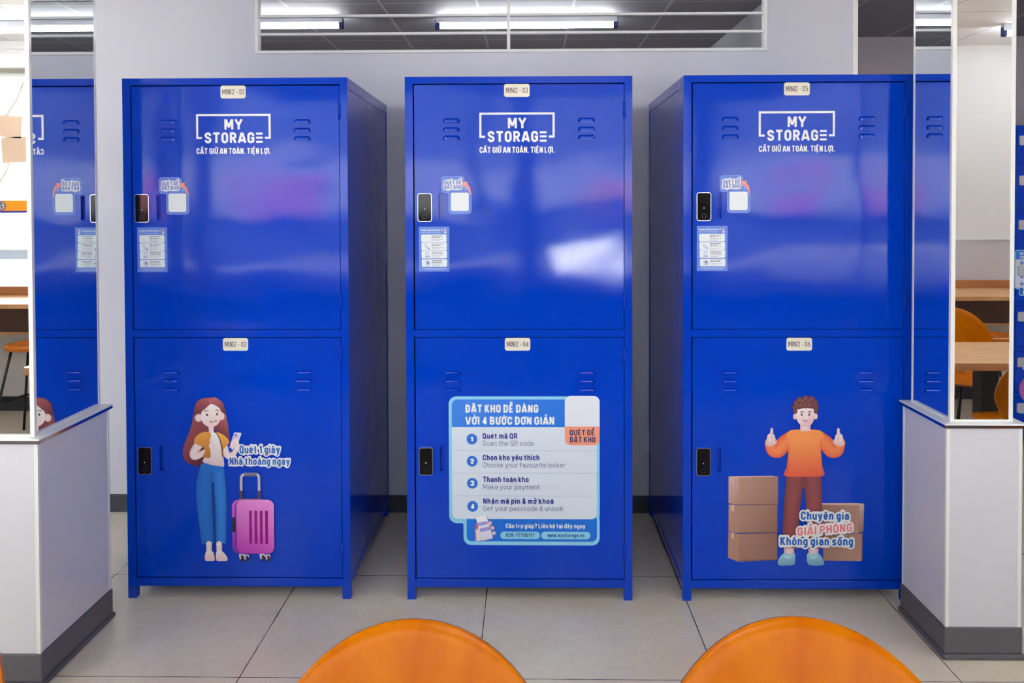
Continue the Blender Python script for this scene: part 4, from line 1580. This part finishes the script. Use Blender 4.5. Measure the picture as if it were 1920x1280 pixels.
t = thing('window_counter', 'long oak counter along the window wall, seen only in the mirrors', 'counter', (0, YF, 0))
bm = bmesh.new()
bx(bm, -5.9, 5.9, .02, .66, .868, .9, .003)
obj('counter_top', bm, M_table, t)
bm = bmesh.new()
bx(bm, -5.9, 5.9, .013, .04, .9, .965, .003)
obj('upstand', bm, wood('upstand_wood', rgb(170, 112, 70), rgb(186, 128, 84), .35, 0, (1, 9, 9), 2.5), t)
bm = bmesh.new()
bx(bm, -5.9, 5.9, .3, .33, .66, .868)
obj('apron', bm, M_brown, t)
bm = bmesh.new()
bx(bm, -5.9, 5.9, .285, .345, .64, .66)
obj('apron_rail', bm, M_table, t)
for x in (-5.6, -2.96, 0, 1.58, 3.15, 5.6):
    bm = bmesh.new()
    bx(bm, x - .025, x + .025, .08, .32, 0, .868)
    obj('support', bm, M_brown, t)

# stickers on the street window
def window_band():
    k = 1.0
    a = Art(lambda p: (p[0], p[1]))
    a.poly([(0, .0), (1.9, .0), (1.9, .082), (0, .082)], ink(240, 140, 30))
    a.poly([(0, -.016), (1.9, -.016), (1.9, .0), (0, .0)], ink(48, 48, 140), layer=False)
    for cx in (1.03,):
        pts = [(cx - .046, .02), (cx - .052, .045), (cx - .04, .062), (cx - .022, .07), (cx, .073), (cx + .022, .07), (cx + .04, .062), (cx + .052, .045), (cx + .046, .02), (cx + .034, .01), (cx - .034, .01)]
        a.poly([(cx + (x - cx) * 1.12, .041 + (z - .041) * 1.16) for x, z in pts], ink(60, 60, 140))
        a.poly(pts, WHITE)
        a.text('MINI', cx - .026, .046, cx + .026, .018, .22, ink(40, 46, 130))
        a.text('STOP', cx - .03, .02, cx + .03, .019, .22, ink(40, 46, 130))
    me = a.mesh('window_band')
    me.materials.clear()
    me.materials.append(backlit('backlit_vinyl'))
    # seen from inside the room: turned to face +Y
    o = link('window_band', me)
    o.location = (-3.08, YF - .06, 1.545)
    o.rotation_euler = (0, 0, PI)
    tag(o, 'orange band with a white badge stuck on the window, seen in the left mirror', 'sticker')
window_band()
M_paper = backlit('cream_paper', rgb(236, 214, 190))
for i, (x, z, w, h, lab) in enumerate(((-4.02, 2.2, .2, .17, 'upper of two cream paper sheets on the window in the left mirror'), (-3.96, 2.02, .24, .2, 'lower of two cream paper sheets on the window in the left mirror'))):
    bm = bmesh.new()
    bx(bm, -w / 2, w / 2, -.0005, .0012, -h / 2, h / 2)
    o = obj('paper_notice', bm, M_paper)
    o.location = (x, YF - .0605, z)
    o.rotation_euler = (0, .08 - .12 * i, 0)
    tag(o, lab, 'paper notice')

# ------------------------------------------------------------------ the street outside
bm = bmesh.new()
bx(bm, -40, 40, -60, YF - .14, -.2, -.1)
struct('ground', bm, mat('pale_pavement', rgb(196, 190, 182), .8))

def building(label, x0, x1, y, h, c, signs, dark):
    t = thing('street_building', label, 'building', ((x0 + x1) / 2, y, -.1))
    cx = (x0 + x1) / 2
    bm = bmesh.new()
    bx(bm, x0 - cx, x1 - cx, -6, 0, 0, h)
    obj('wall', bm, mat('street_wall_%d' % (c[0] * 7 + c[1]), rgb(*c), .8), t)
    bm = bmesh.new()
    bx(bm, x0 - cx + .3, x1 - cx - .3, 0, .06, .25, dark)
    obj('shop_front', bm, mat('shop_shutter', rgb(72, 78, 92), .6), t)
    bm = bmesh.new()
    bx(bm, x0 - cx + .1, x1 - cx - .1, 0, .5, dark + .05, dark + 1.5)
    obj('sign_band', bm, mat('pale_sign', rgb(176, 178, 186), .6), t)
    for (sx0, sx1, sc) in signs:
        bm = bmesh.new()
        bx(bm, sx0 - cx, sx1 - cx, .5, .6, dark + .1, dark + .95)
        obj('sign', bm, mat('red_sign' if sc else 'orange_sign', rgb(206, 128, 150) if sc else rgb(220, 150, 120), .5), t)
    return t
building('white building across the street to the left', -26, -10.2, -21, 9, (232, 230, 226), [], .5)
building('grey shop row across the street, left of the middle', -10, -1.5, -21, 8, (104, 112, 126), [(-7.8, -5.6, 1)], 1.45)
building('grey shop row across the street, right of the middle', -1.3, 5.2, -21, 8, (112, 118, 130), [(1.6, 3.0, 0)], 1.45)
building('grey shop row across the street, far right', 5.4, 20, -21, 8, (104, 110, 124), [(6.8, 8.2, 1)], 1.45)

t = thing('street_tree', 'bare thin tree outside the left window', 'tree', (-8.9, -11.5, -.1))
bm = bmesh.new()
tube(bm, [(0, 0, 0), (.05, 0, 1.2), (-.08, .05, 2.4), (.1, 0, 3.6), (.25, 0, 4.6)], .09, 10, r_end=.03)
obj('trunk', bm, mat('grey_bark', rgb(96, 84, 78), .9), t)
for (z, dx, dy, l_) in ((1.5, .9, .3, 1.0), (2.0, -1.0, .2, 1.3), (2.5, .8, -.3, 1.2), (2.9, -.7, .1, 1.1), (3.3, .9, .2, 1.0)):
    bm = bmesh.new()
    tube(bm, [(0, 0, z), (dx * .4, dy * .4, z + l_ * .3), (dx * .8, dy * .7, z + l_ * .75), (dx * 1.1, dy, z + l_ * 1.3)], .045, 8, r_end=.008)
    obj('branch', bm, mat('grey_bark', rgb(96, 84, 78), .9), t)

t = thing('added_glint_board', 'added steel board outside, tilted to glint on the middle locker', 'board', (1.35, -15.2, -.1))  # reflector added to make the hot spot on the middle locker
bm = bmesh.new()
bx(bm, -.62, .62, -.01, .01, 0, .95, .004)
o = obj('panel', bm, mat('brushed_steel', rgb(205, 208, 214), .5, 1.0), t)
o.rotation_euler = (math.radians(23), 0, 0)
for x in (-.5, .5):
    bm = bmesh.new()
    bx(bm, x - .015, x + .015, -.62, -.59, 0, .7)
    bx(bm, x - .015, x + .015, -.62, -.2, .5, .53)
    obj('strut', bm, M_black, t)
